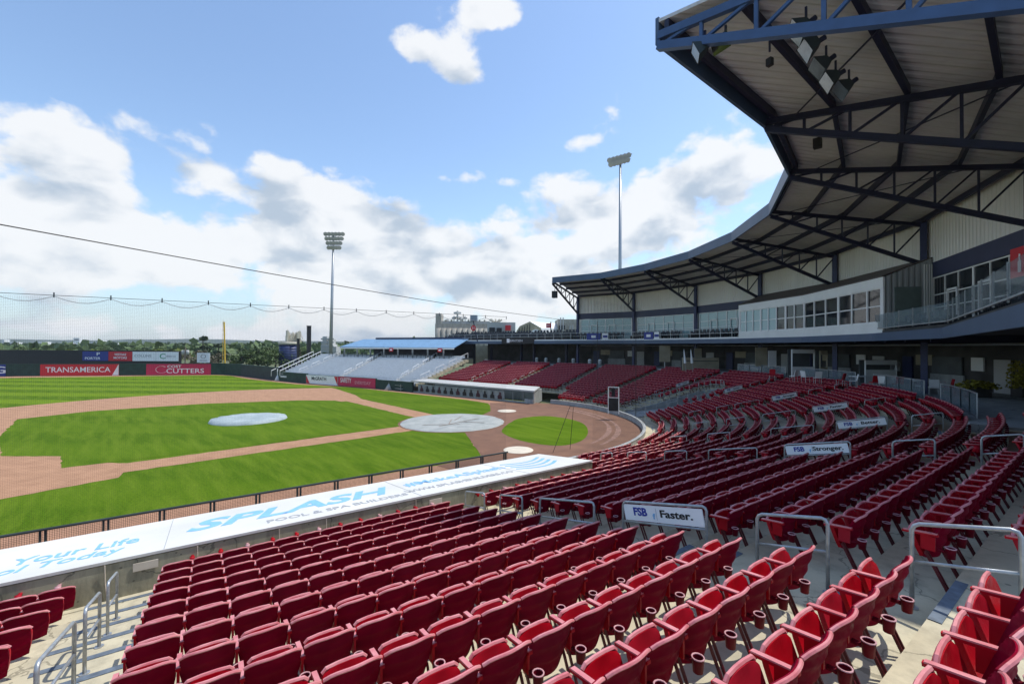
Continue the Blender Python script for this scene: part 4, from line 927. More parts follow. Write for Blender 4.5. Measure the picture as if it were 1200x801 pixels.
# press box
E6 = [V[j]+B[j]*5.9 for j in range(9)]
def on_edge(j, px):
    us = np.linspace(-.2, 1.2, 500); return E6[j]+(E6[j+1]-E6[j])*min(us, key=lambda u: abs(pix((*(E6[j]+(E6[j+1]-E6[j])*u), 8))[0]-px))
pa, pb = on_edge(2, 872), on_edge(4, 1037)
box_pts = [pa, E6[3], E6[4], pb]
mb = MB()
for a, b in zip(box_pts, box_pts[1:]): mb.wall(a, b, ZD0+.365, 8.15, .2); mb.wall(a, b, 10.3, 10.95, .2)
pbx = P(mb, 'press_box', M['pressbox'], gs)
nwin = [2, 8, 9]
segs = []
for a, b, n in zip(box_pts, box_pts[1:], (2, 8, 6)):
    d = unit(b-a); ln = np.linalg.norm(b-a)
    for k in range(n):
        q0 = a+d*ln*k/n; q1 = a+d*ln*(k+1)/n
        wv = MB(); wv.wall(q0+d*.06, q1-d*.06, 8.15, 10.3, .02); wo_ = P(wv, 'window', M['glass_teal'] if (a is box_pts[0] or (a is box_pts[1] and k < 5)) else M['glass_dark'], gs)
        fv = MB(); wdt = .22 if k % 3 == 0 else .12
        fv.wall(q0-d*.0, q0+d*wdt, 8.152, 10.298, .17); fv.wall(q0+d*wdt, q1, 9.14, 9.22, .1); fv.wall(q0+d*(wdt), q1, 8.152, 8.22, .1); fv.wall(q0+d*wdt, q1, 10.24, 10.298, .1)
        P(fv, 'window_frame', M['white'], wo_)
fv = MB(); d = unit(box_pts[3]-box_pts[2]); fv.wall(pb-d*.3, pb, 8.152, 10.298, .17); P(fv, 'corner_post', M['white'], gs)
mb = MB(); bi = [B[2]*.6+B[3]*.4, B[3], B[4], B[4]*.5+B[5]*.5]; lg = 2.75
for k in range(3):
    a, b = box_pts[k], box_pts[k+1]; c, d = b+unit(bi[k+1])*lg, a+unit(bi[k])*lg
    mb.slab((*(a-unit(bi[k])*.15), 11.02), (*(b-unit(bi[k+1])*.15), 11.02), (*c, 12.15), (*d, 12.15), .06)
P(mb, 'press_box_roof', M['brownroof'], gs)
mb = MB(); bb = unit(bi[3]); pw = pb+bb*lg
mb.add([(*pb, ZD0+.3), (*pw, ZD0+.3), (*pw, 12.1), (*pb, 10.95), (*(pb+d[:2]*0-unit(box_pts[3]-box_pts[2])*.15), ZD0+.3), (*(pw-unit(box_pts[3]-box_pts[2])*.15), ZD0+.3), (*(pw-unit(box_pts[3]-box_pts[2])*.15), 12.1), (*(pb-unit(box_pts[3]-box_pts[2])*.15), 10.95)],
       [(0, 1, 2, 3), (7, 6, 5, 4), (0, 4, 5, 1), (1, 5, 6, 2), (2, 6, 7, 3), (3, 7, 4, 0)]); P(mb, 'press_box_side', M['ribgrey'], gs)
dd = unit(box_pts[3]-box_pts[2]); mb = MB(); mb.wall(pb+bb*.5+dd*.05, pb+bb*1.9+dd*.05, ZD1+.05, 10.3, .06); P(mb, 'side_door', mat('green_grey_door', (.13, .17, .155), .3, .15, 2), gs)
mb = MB()
for k in range(5): mb.box((*(pb+bb*(2.1+.13*k)+dd*.06), 10), (.05, .05, 3.3), ((*bb, 0), (*dd, 0), (0, 0, 1)))
P(mb, 'side_rib', M['pressbox'], gs)
# glass balustrade on the right part of the deck
rail_pts = [pb, E6[5], E6[6], E6[7], E6[7]+unit(V[7]-V[6])*7.]
gr = MB(); ps = MB()
for a, b in zip(rail_pts, rail_pts[1:]):
    ln = np.linalg.norm(b-a); n = int(ln/1.5)
    for k in range(n):
        q = a+(b-a)*k/n; q2 = a+(b-a)*(k+1)/n; ps.beam((*q, ZD1), (*q, ZD1+1.0), .045, .045, up=(1, 0, 0)); d = unit(q2-q); gr.wall(q+d*.07, q2-d*.07, ZD1+.12, ZD1+.95, .02)
    ps.beam((*a, ZD1+.1), (*b, ZD1+.1), .05, .05)
P(gr, 'balustrade_glass', M['glass_rail'], gs); P(ps, 'balustrade_frame', M['concgrey'], gs)
# pipe rail on the far decks
ps = MB(); fpts = ring(5.9, True, False)[:7]
lst = fpts[:6]+[fpts[6], pa]
for a, b in zip(lst, lst[1:]):
    n = max(1, int(np.linalg.norm(b-a)/1.5))
    for z in (.45, .95): ps.beam((*a, ZD1+z), (*b, ZD1+z), .05, .05)
    for k in range(n): q = a+(b-a)*k/n; ps.beam((*q, ZD1), (*q, ZD1+.97), .05, .05, up=(1, 0, 0))
P(ps, 'deck_rail', M['galv'], gs)
# red poster behind the glass on the right
c = at(1194, 302, 17.5); d = unit(wp(6, 1)-wp(6, 0)); po2 = wthing('poster', 'red poster with a white bottle shape on the upper glass wall at right', 'poster', c)
c2 = wp(5, .0)
mb = MB(); base = min([wp(5, u, WL-.12) for u in np.linspace(0, 1, 200)]+[wp(6, u, WL-.12) for u in np.linspace(0, 1, 200)], key=lambda p: abs(pix((*p, 10))[0]-1194)); ORG[po2.name] = np.array([*base, 9.6]); po2.location = (*map(float, base), 9.6)
dx = unit(wp(5, 1)-wp(5, 0)); mb.wall(base-dx*.55, base+dx*.75, 9.7, 11.0, .03); P(mb, 'panel', M['red_ad'], po2)
mb = MB(); q = base-B[5]*.03+dx*.1; mb.wall(q-dx*.1, q+dx*.1, 9.9, 10.4, .02); mb.wall(q-dx*.04, q+dx*.04, 10.4, 10.7, .02); P(mb, 'bottle', M['text_white'], po2)

# banners on the far deck rail
for k, (px0, px1, w1, w2) in enumerate(((688, 704, 0, 0), (706, 713, 1, 0), (755, 766, 0, 0), (767, 773, 1, 0))):
    j = 0 if px1 < 742 else 1
    qa, qb = on_edge(j, px0), on_edge(j, px1); n_ = -B[j]*.1; lab = ['blue banner hanging on the deck rail above the far seats, leftmost', 'white and blue banner just right of the leftmost blue deck banner', 'blue banner on the deck rail under the second glazed bay', 'white and blue banner at the right end of the deck banners'][k]
    bnn = wthing('banner', lab, 'banner', (*qa, ZD1)); mb = MB(); mb.wall(qa+n_, qb+n_, ZD1-.1, ZD1+.85, .03); P(mb, 'cloth', M['blue_ad'] if k % 2 == 0 else M['signwhite'], bnn)
    qm = (qa+qb)/2+n_*1.3
    if k % 2 == 0: put_text('YES', bnn, M['text_white'], (*qm, ZD1+.4), (*(qb-qa), 0), (0, 0, 1), .5, width=1.2) if False else None
    mb = MB(); mb.wall(qm-unit(qb-qa)*.35, qm+unit(qb-qa)*.35, ZD1+.2, ZD1+.55, .02); P(mb, 'emblem', M['text_white'] if k % 2 == 0 else M['blue_ad'], bnn)

# deck seats (small dark chairs on tiers)
ds = MB(); ds.box((0, .0, .42), (.44, .42, .06)); ds.box((0, .21, .62), (.44, .05, .42)); ds.beam((-.18, 0, 0), (-.18, 0, .4), .04, .3, up=(0, 1, 0)); ds.beam((.18, 0, 0), (.18, 0, .4), .04, .3, up=(0, 1, 0))
dme = ds.mesh('stadium_chair'); dme.materials.append(M['deckseat']); ndk = 0
def deck_seat(p, z, d, lab, grp):
    o = bpy.data.objects.new('stadium_chair', dme); COL.objects.link(o); o.location = (float(p[0]), float(p[1]), z); o.rotation_euler = (0, 0, math.atan2(d[1], d[0])); tag(o, lab, 'seat', grp)
tier = MB(); rg = lambda L_: ring(L_, True, False)[:5]
for k in range(3): ribbon(tier, 6.9+k*.95, 6.9+(k+1)*.95, ZD1-.02, ZD1+.28*(k+1), True, False, 0, 5)
P(tier, 'deck_tiers', M['darkwall'], gs)
cnt_ = [0]*4; cnt2 = [0]*2; cnt3 = 0
for r_ in range(4):
    pts = rg(6.5+.95*r_); 
    for a, b in zip(pts, pts[1:]):
        ln = np.linalg.norm(b-a); n = int(ln/.62); d = (b-a)/ln
        for k in range(n):
            if k in (n//2,): continue
            cnt_[r_] += 1
            if ndk < 190: deck_seat(a+d*(k+.5)*.62, ZD1+.28*r_, d, 'charcoal seat on the open upper deck, %s row back, %s from left' % (ordn(r_+1), ordn(cnt_[r_])), 'dark seats on the open upper deck'); ndk += 1
for j in (0, 1, 2):
    for r_ in range(2):
        a, b = V[j]+B[j]*(6.5+.8*r_), V[j+1]+B[j+1]*(6.5+.8*r_); ln = np.linalg.norm(b-a); d = (b-a)/ln; n = int(ln/.66)
        for k in range(1, n-1):
            if j == 2 and pix((*(a+d*k*.66), 8))[0] > 868: continue
            cnt2[r_] += 1
            deck_seat(a+d*(k+.5)*.66, ZD1+.25*r_, d, 'charcoal seat before the teal suites, %s row, %s of its row from the left' % (('front', 'back')[r_], ordn(cnt2[r_])), 'dark seats before the glazed suites')
for j in (5, 6):
    for r_ in range(1):
        a, b = V[j]+B[j]*6.9, V[j+1]+B[j+1]*6.9; ln = np.linalg.norm(b-a); d = (b-a)/ln; n = int(ln/.75)
        for k in range(1, n-1): cnt3 += 1; deck_seat(a+d*(k+.5)*.75, ZD1, d, 'dark seat behind the glass rail of the right-hand deck, %s from the press box' % ordn(cnt3), 'dark seats behind the glass rail')

# signage on the open deck front
qa, qb = at(591, 399, 0), None
fe = [V[0]+B[0]*5.7, V[0]+B[0]*5.7+np.array([.991, .134])*30]
def on_far(px, L_=5.7):
    a = V[0]+np.array([.134, -.991])*L_; return min([a+np.array([.991, .134])*x for x in np.linspace(-16, 60, 1500)], key=lambda p: abs(pix((*p, 7.5))[0]-px))
qa, qb = on_far(626), on_far(588)
sg = wthing('deck_sign', 'long black sign with white lettering on the open upper deck front', 'sign', (*qb, 7.2)); mb = MB(); mb.wall(qa, qb, ZD0-.1, ZD1+.35, .08); P(mb, 'board', M['black'], sg)
put_text('BERNTSEN', sg, M['text_white'], (*(on_far(604, 5.63)), 7.5), (*(qa-qb), 0), (0, 0, 1), .5, width=3.0)
mb = MB(); q = on_far(594, 5.62); mb.wall(q, q+unit(qa-qb)*.6, 7.2, 7.85, .03); P(mb, 'emblem', M['text_white'], sg)

# ---------------------------------------------------------------- concourse furnishings
def guard(pts, z, label, h=1.0, sp=1.1, glass=False):
    t = wthing('guard_rail', label, 'railing', (*pts[0], z), 'concourse railings'); mb = MB(); pl = MB()
    for a, b in zip(pts, pts[1:]):
        a = np.array(a); b = np.array(b); n = max(1, int(round(np.linalg.norm(b-a)/sp)))
        for hh in (h, .08): mb.beam((*a, z+hh), (*b, z+hh), .045, .045)
        for k in range(n+1): q = a+(b-a)*k/n; mb.beam((*q, z), (*q, z+h), .045, .045, up=(1, 0, 0))
        pl.wall(a, b, z+.12, z+h-.06, .012)
    P(mb, 'rail_frame', M['galv'], t); P(pl, 'infill', M['glass_rail'], t)
def ap(R, deg): return np.array([R*math.cos(rad(deg)), R*math.sin(rad(deg))])
for nme, a0_, a1_ in (('railing on the concourse edge behind the third and fourth signs', 187.0, 198.), ('railing on the concourse edge behind the fourth and fifth signs', 202., 213.5), ('railing on the concourse edge behind the fifth and sixth signs', 217.5, 229.5), ('railing on the concourse edge behind the sixth sign', 233.5, 245.)):
    guard([ap(31.1, a) for a in np.linspace(a0_, a1_, 5)], ZC, 'grey panelled '+nme)
0 and guard([ap(31.4, 177), ap(31.4, 182)], ZC, 'short grey railing at the right end of the concourse edge')
def ctable(px, k, lab):
    c = at(px, 440, k); t = thing('folding_table', lab, 'table', (c[0], c[1], ZC), rng.random()*3)
    mb = MB(); mb.box((0, 0, .74), (1.5, .7, .04)); mb.build('tabletop', M['white'], t)
    for x in (-.65, .65):
        for y in (-.28, .28): mb = MB(); mb.tube((x, y, 0), (x, y, .72), .018, 6); mb.build('leg', M['galv'], t)
def wchair(px, k, lab, m):
    c = at(px, 440, k); t = thing('patio_chair', lab, 'chair', (c[0], c[1], ZC), rng.random()*6, 'chairs on the concourse')
    mb = MB(); mb.box((0, 0, .45), (.46, .46, .04)); mb.build('seat', m, t)
    mb = MB(); mb.box((0, .24, .72), (.44, .04, .45), ((1, 0, 0), (0, .97, -.22), (0, .22, .97))); mb.build('backrest', m, t)
    for x in (-.2, .2):
        for y in (-.2, .2): mb = MB(); mb.tube((x, y, 0), (x*.95, y*.95, .44), .018, 6); mb.build('leg', M['galv'], t)
for n_, (px, k) in enumerate(((930, 36), (944, 35), (958, 34), (1000, 31), (1036, 29), (1080, 27), (1094, 26))): wchair(px, k, 'pale plastic chair on the shaded concourse, %s from the left' % ordn(n_+1), M['white'])
for n_, (px, k) in enumerate(((905, 37), (985, 32), (1025, 29.5), (1052, 28.5), (1110, 26.5))): wchair(px, k, 'dark red chair on the shaded concourse, %s from the left' % ordn(n_+1), M['seat'])
for n_, (px, k) in enumerate(((1010, 31.5), (1065, 29), (1088, 27.2))): ctable(px, k, 'white folding table on the shaded concourse, %s from the left' % ordn(n_+1))
def kiosk(px0, px1, k, top, lab, m):
    a = at(px0, 430, k); b = at(px1, 430, k); t = wthing('concession_stand', lab, 'kiosk', (*a[:2], ZC)); n_ = unit((b-a)[:2]); back = unit(np.array([-n_[1], n_[0]])); back = back if back@(_F[:2]) > 0 else -back
    mb = MB(); mb.wall(a[:2], b[:2], ZC, ZC+1.1, .1); P(mb, 'counter', m, t)
    mb = MB(); mb.wall(a[:2]+back*.6, b[:2]+back*.6, ZC, top, .08); P(mb, 'back_panel', M['interior'], t)
    mb = MB(); mb.wall(a[:2], b[:2], top-.35, top, .12); P(mb, 'fascia', m, t)
    for q in (a, b): mb = MB(); mb.beam((*q[:2], ZC), (*q[:2], top), .1, .1, up=(1, 0, 0)); P(mb, 'post', m, t)
kiosk(928, 954, 39, 6.4, 'pale concession stand with a white counter behind the fifth sign', M['pressbox'])
kiosk(961, 969, 38, 6.3, 'narrow pale booth just right of the concession stand', M['tan'])
kiosk(1014, 1050, 34, 5.6, 'low concession counter on the dark concourse right of centre', M['pressbox'])
kiosk(800, 842, 52, 5.3, 'long tan counter on the concourse above the sixth sign', M['tan'])
for n_, (px, k, w, h) in enumerate(((779, 56, 1.4, 2.6), (818, 54, .9, 2.2), (892, 44, 1.2, 2.4), (905, 43, .8, 2.0), (1040, 36, 1.0, .8), (1050, 36, .7, .9))):
    c = at(px, 425, k); d = np.array([*_R[:2]]); t = wthing('notice_board', 'dim panel on the back of the concourse, %s from the left' % ordn(n_+1), 'board', (*c[:2], ZC)); mb = MB(); mb.wall(c[:2]-d*w/2, c[:2]+d*w/2, ZC+.9, ZC+.9+h*.8, .05); P(mb, 'board', M['tan'] if n_ < 3 else M['pressbox'], t)
    mb = MB(); mb.beam((*c[:2], ZC), (*c[:2], ZC+.9), .08, .08, up=(1, 0, 0)); P(mb, 'post', M['galv'], t)
# ladders / umbrellas folded near (803-812)
for n_, px in enumerate((804, 812)):
    c = at(px, 425, 49); t = wthing('folded_umbrella', 'closed pale umbrella standing on the concourse, %s of the pair' % ('left', 'right')[n_], 'umbrella', (*c[:2], ZC)); mb = MB(); mb.tube((*c[:2], ZC), (c[0]+.2, c[1]+.1, ZC+2.6), .03, 6); P(mb, 'pole', M['galv'], t); mb = MB(); mb.tube((c[0]+.08, c[1]+.04, ZC+1.0), (c[0]+.2, c[1]+.1, ZC+2.5), .16, 8, .03); P(mb, 'canopy', M['pressbox'], t)
# planters with yellow flowers
def planter(px, py, k, w, h, lab):
    c = at(px, py, k); t = wthing('flower_planter', lab, 'planter', (*c[:2], ZC)); mb = MB(); mb.box((*c[:2], ZC+.3), (w*.5, .6, .6), ((*_R[:2], 0), (*_F[:2], 0), (0, 0, 1))); P(mb, 'tub', M['darkwall'], t)
    f = MB()
    for _ in range(420):
        p = np.array([(rng.random()-.5)*w, (rng.random()-.5)*.8, rng.random()*h]); q = np.array([*c[:2], ZC+.5])+np.array([*_R[:2], 0])*p[0]+np.array([*_F[:2], 0])*p[1]+np.array([0, 0, p[2]*(1-(2*p[0]/w)**2*.5)])
        a, b = rng.normal(size=3), rng.normal(size=3); a = unit(a)*.06; b = unit(np.cross(a, b))*.05; f.add([q-a-b, q+a-b, q+a+b, q-a+b], [(0, 1, 2, 3)])
    P(f, 'flowers', M['flower'], t)
planter(1146, 447, 25, 1.9, .45, 'low planter of yellow flowers at the right end of the concourse')
planter(1194, 440, 25, .6, 1.7, 'tall yellow-flowered climber beside the low planter')

# ---------------------------------------------------------------- floodlights under the roof
def flood(c, d, lab, w=.55):
    t = wthing('floodlight', lab, 'floodlight', c, 'floodlights hung under the roof'); d = unit(d); r = unit(np.cross(d, [0, 0, 1])); u = np.cross(r, d); c = np.array(c)
    h = MB(); f = [c+d*.18+r*a*w/2+u*b*w*.4 for a, b in ((-1, -1), (1, -1), (1, 1), (-1, 1))]; k_ = [c-d*.16+r*a*w*.2+u*b*w*.16 for a, b in ((-1, -1), (1, -1), (1, 1), (-1, 1))]
    h.add(f+k_, [(7, 6, 5, 4), (0, 4, 5, 1), (1, 5, 6, 2), (2, 6, 7, 3), (3, 7, 4, 0)]); P(h, 'housing', M['char_pad'], t)
    g_ = MB(); g_.add([p-d*.01 for p in f], [(0, 1, 2, 3)]); P(g_, 'lens', M['lens'], t)
    b = MB(); b.beam(c-d*.1, c-d*.1+np.array([0, 0, .45]), .05, .05); b.tube(c-d*.1+np.array([0, 0, .0]), c-d*.34, .07, 8); P(b, 'bracket', M['truss'], t)
fdir = np.array([.75, .35, -.55])
for n_, (px, py, k) in enumerate(((940, 33, 10.8), (951, 54, 11.4), (964, 76, 12.0), (975, 92, 12.6), (991, 102, 13.2))): flood(at(px, py, k), fdir+np.array([0, 0, .12*(n_ % 2)]), 'floodlight hung under the roof, %s of five going down the row' % ordn(n_+1), .62)
flood(at(848, 50, 11.6), np.array([.2, .9, -.5]), 'floodlight on the roof end truss, right one of the pair', .5); flood(at(822, 58, 11.8), np.array([.9, .5, -.5]), 'floodlight on the roof end truss, left one of the pair', .5)
def speaker(px, py, k, lab, sc_=1.):
    c = at(px, py, k); t = wthing('speaker', lab, 'loudspeaker', c, 'speakers under the roof'); mb = MB(); mb.box(c, (.3*sc_, .28*sc_, .42*sc_), ((*unit(c[:2]*-1), -.0), (*np.array([unit(c[:2])[1], -unit(c[:2])[0]]), 0), (0, 0, 1))); P(mb, 'cabinet', M['black'], t); mb = MB(); mb.tube(c+np.array([0, 0, .3]), c+np.array([0, 0, .8]), .03, 6); P(mb, 'hanger', M['truss'], t)
speaker(958, 168, 19.0, 'black speaker hung under the roof near the floodlight row'); speaker(650, 345, 60, 'black speaker at the far tip of the roof', 2.2); speaker(902, 73, 12.3, 'small dark box on the second roof beam', .5)

# ---------------------------------------------------------------- light towers
def tower(px, ptop, pbase, k, rows, cols, wpx, lab, tilt=0., zb=0.):
    top = at(px[0], ptop, k); base = at(px[1], pbase, k); base[2] = zb; t = wthing('light_tower', lab, 'light tower', base, 'stadium light towers')
    mb = MB(); mb.tube(base, top, .42, 12, .2); P(mb, 'pole', M['galv'], t, True)
    sc = k/FPX; w = wpx*sc; d = np.array([*_R[:2], tilt]); d = unit(d)
    for r in range(rows):
        z = top-np.array([0, 0, r*5.3*sc]); mb = MB(); mb.beam(z-d*w/2*(1-.12*r), z+d*w/2*(1-.12*r), .14, .14); arm = P(mb, 'crossarm', M['galv'], t)
        for c in range(cols-(r > 1)):
            q = z+d*w*(1-.12*r)*((c+.5)/(cols-(r > 1))-.5); mb = MB(); mb.tube(q+np.array([0, 0, .1]), q+np.array([0, 0, .1])-np.array([*unit(q[:2])*.7, .5]), .2, 8, .5); P(mb, 'lamp', M['beige2'], t)
        
tower((391, 387), 273, 418, 96, 4, 6, 24, 'tall light pole with four rows of lamps beyond the pale bleachers')
tower((727, 726.5), 184, 330, 78, 2, 6, 28, 'light pole with a tilted lamp bank rising behind the grandstand roof', tilt=.28)

# ---------------------------------------------------------------- outfield wall and its signs
def pwall(px0, py0, px1, py1, h, name, lab, m, th=.3, cat='wall'):
    a, b = flat(px0, py0), flat(px1, py1); t = wthing(name, lab, cat, (*a[:2], 0)); mb = MB(); mb.wall(a[:2], b[:2], -.1, h, th); P(mb, 'padding', m, t); mb = MB(); mb.wall(a[:2], b[:2], h+.003, h+.09, th+.08); P(mb, 'cap', M['green_pad'], t); return a, b, t
a1, b1_, w1 = pwall(-260, 442.6, 264, 438.7, 2.45, 'outfield_wall', 'long dark green padded outfield wall at the left', M['green_pad'])
a2, b2_, w2 = pwall(264, 438.7, 283, 440, 2.4, 'outfield_wall', 'short green padded wall section right of the yellow foul pole', M['green_pad'])
a3, b3_, w3 = pwall(283, 440, 326, 445.6, 2.35, 'outfield_wall', 'charcoal padded wall running from the corner towards the bleachers', M['char_pad'])
a4, b4_, w4 = pwall(326, 445.6, 360, 449, 1.6, 'field_wall', 'dark green field wall left of the advertising banners', M['green_pad'])
a5, b5_, w5 = pwall(360, 449, 441, 455, 1.45, 'field_wall', 'low field wall under the pale bleachers that carries the banners', M['green_pad'])
a6, b6_, w6 = pwall(441, 455, 484, 459, 1.3, 'field_wall', 'dark green field wall between the banners and the far dugout', M['green_pad'])
def on_line(a, b, px):
    us = np.linspace(-.2, 1.3, 4000); P0, P1 = np.array(a), np.array(b); u = min(us, key=lambda u: abs(pix(P0+(P1-P0)*u)[0]-px)); return P0+(P1-P0)*u
def ad(a, b, px0, px1, z0, z1, lab, m, off=.2, texts=(), name='advertising_banner'):
    q0, q1 = on_line(a, b, px0), on_line(a, b, px1); d = unit((q1-q0)[:2]); n_ = np.array([d[1], -d[0]]); n_ = n_ if n_@(CAM[:2]-q0[:2]) > 0 else -n_
    q0 = q0[:2]+n_*off; q1 = q1[:2]+n_*off; t = wthing(name, lab, 'sign', (*q0, z0)); mb = MB(); mb.wall(q0, q1, z0, z1, .06); P(mb, 'panel', m, t)
    for tx, u, v, h, w, mm in texts:
        c = q0+(q1-q0)*u+n_*.045; put_text(tx, t, mm, (*c, z0+(z1-z0)*v), (*d, 0), (0, 0, 1), h, width=w, bold=.01, ext=.01)
    return q0, q1, n_, d, t
ad(a1, b1_, -30, 7.5, .05, 2.4, 'navy banner cut off at the left edge of the outfield wall', M['blue_ad'], texts=(('G', .80, .5, 2.0, 2.2, M['text_white']),))
q0, q1, n_, d, t = ad(a1, b1_, 48, 140, .05, 2.4, 'long red Transamerica banner on the outfield wall', M['red_ad'], texts=(('TRANSAMERICA', .48, .5, 1.55, 11.6, M['text_white']),))
mb = MB(); e = q1+n_*.04; mb.add([(*(e-d*1.2), .07), (*(e-d*.03), .07), (*(e-d*.03), 2.38)], [(0, 1, 2)]); P(mb, 'corner_flash', M['text_white'], t)
q0, q1, n_, d, t = ad(a1, b1_, 172, 247.5, .05, 2.4, 'crimson Cost Cutters banner on the outfield wall near the foul pole', M['pink_ad'], texts=(('COST', .43, .76, .8, 2.7, M['text_white']), ('CUTTERS', .60, .34, 1.4, 7.3, M['text_white'])))
mb = MB(); c = q0+(q1-q0)*.235+n_*.05
for k in range(9):
    x0_, x1_ = rad(50+k*30), rad(80+k*30); A_ = lambda q: np.array([*(c+d*1.1*math.cos(q)), 1.2+.75*math.sin(q)]); mb.beam(A_(x0_), A_(x1_), .03, .2, up=(*n_, 0))
P(mb, 'emblem', M['text_white'], t)
# black wall above and behind, with its ads
ub0, ub1 = at(-300, 427, 118), at(211, 427, 112)
uw = wthing('backdrop_wall', 'tall black wall standing behind the outfield wall at left', 'wall', (*ub0[:2], 0)); mb = MB(); mb.wall(ub0[:2], ub1[:2], -.3, 5.05, .3); P(mb, 'panel', M['black'], uw)
for k in range(16): q = ub0+(ub1-ub0)*k/15+np.array([*_F[:2]*.3, 0]); mb = MB(); mb.beam((*q[:2], -.3), (*q[:2], 4.9), .2, .2, up=(1, 0, 0)); P(mb, 'post', M['black'], uw)
fl = lambda p: np.array([p[0], p[1], 4.])
A_, B_ = fl(ub0), fl(ub1)
ad(A_, B_, 98, 128, 2.35, 4.75, 'blue billboard with white lettering on the black backdrop wall', M['blue_ad'], .25, (('PORTER', .4, .25, .9, 4.2, M['text_white']), ('P', .62, .72, 1.1, .9, M['text_white'])))
ad(A_, B_, 128.5, 156, 2.35, 4.75, 'red billboard between the blue and white ones on the backdrop wall', M['red_ad'], .25, (('WESTDALE', .5, .68, .8, 3.2, M['text_white']), ('MOTORS', .5, .32, .8, 3.6, M['text_white'])))
ad(A_, B_, 156.5, 183.5, 2.35, 4.75, 'white billboard with faint grey lettering on the backdrop wall', M['signwhite'], .25, (('COLLINS', .45, .55, .9, 4.6, M['text_grey']),))
ad(A_, B_, 184, 210, 2.35, 4.75, 'white billboard with a green swirl at the end of the backdrop wall', M['signwhite'], .25, (('C', .3, .5, 1.9, 1.6, M['text_green']), ('GREEN CO', .66, .52, .6, 2.7, M['text_grey'])))
sq0, sq1 = at(231, 422, 108), at(246, 422, 108); q0, q1, n_, d, t = ad(fl(sq0), fl(sq1), 231, 246, 2.2, 4.6, 'square white sign with a dark ring emblem near the foul pole', M['signwhite'], .0, (('RINGS', .5, .2, .5, 1.8, M['text_grey']),))
mb = MB(); c = (q0+q1)/2+n_*.05
for k in range(12): A2 = lambda q: np.array([*(c+d*.6*math.cos(q)), 3.75+.5*math.sin(q)]); mb.beam(A2(rad(30*k)), A2(rad(30*k+30)), .03, .17, up=(*n_, 0))
P(mb, 'ring_emblem', M['text_black'], t)
mb = MB()
for q in (q0, q1): mb.beam((*(q-n_*.1), -.2), (*(q-n_*.1), 2.3), .15, .15, up=(1, 0, 0))
P(mb, 'post', M['black'], t)
q0, q1, n_, d, t = ad(a5, b5_, 360, 397, .05, 1.5, 'white banner with dark lettering on the wall below the bleachers', M['signwhite'], texts=(('McGRATH', .42, .62, .8, 3.8, M['text_black']),))
mb = MB(); e = q0+n_*.04; mb.add([(*(e+d*.03), 1.48), (*(e+d*1.0), .07), (*(e+d*.03), .07)], [(0, 1, 2)]); e = q1+n_*.04; mb.add([(*(e-d*.9), 1.48), (*(e-d*.02), .07), (*(e-d*.02), 1.48)], [(0, 1, 2)]); P(mb, 'red_flash', M['red_ad'], t)
ad(a5, b5_, 397.5, 441, .05, 1.5, 'red Safety banner on the wall below the bleachers', M['pink_ad'], texts=(('SAFETY', .22, .62, 1.05, 2.6, M['text_white']), ('EVERYDAY', .68, .45, .7, 3.6, mat('pale_pink_lettering', (.75, .3, .35), .6, .02, 2))))
# foul pole
c = flat(263.5, 438.5); fpole = wthing('foul_pole', 'yellow foul pole with mesh wing at the outfield corner', 'foul pole', (*c[:2], 0)); kf = pix(c)[2]
tp = at(262.8, 377, kf)
mb = MB(); mb.tube((*c[:2], 2.4), (tp[0], tp[1], tp[2]), .15, 10); P(mb, 'pole', M['yellow'], fpole); mb = MB(); mb.tube((*c[:2], 0), (*c[:2], 2.4), .13, 10); P(mb, 'base_post', M['beige2'], fpole)
mb = MB(); w_ = at(261, 400, kf)
for z in np.arange(2.6, 12, .9): mb.beam((*c[:2], z), (c[0]-_R[0]*.55, c[1]-_R[1]*.55, z), .05, .05)
mb.beam((c[0]-_R[0]*.55, c[1]-_R[1]*.55, 2.4), (c[0]-_R[0]*.55, c[1]-_R[1]*.55, 12), .07, .07, up=(1, 0, 0)); P(mb, 'mesh_wing', M['yellow'], fpole)

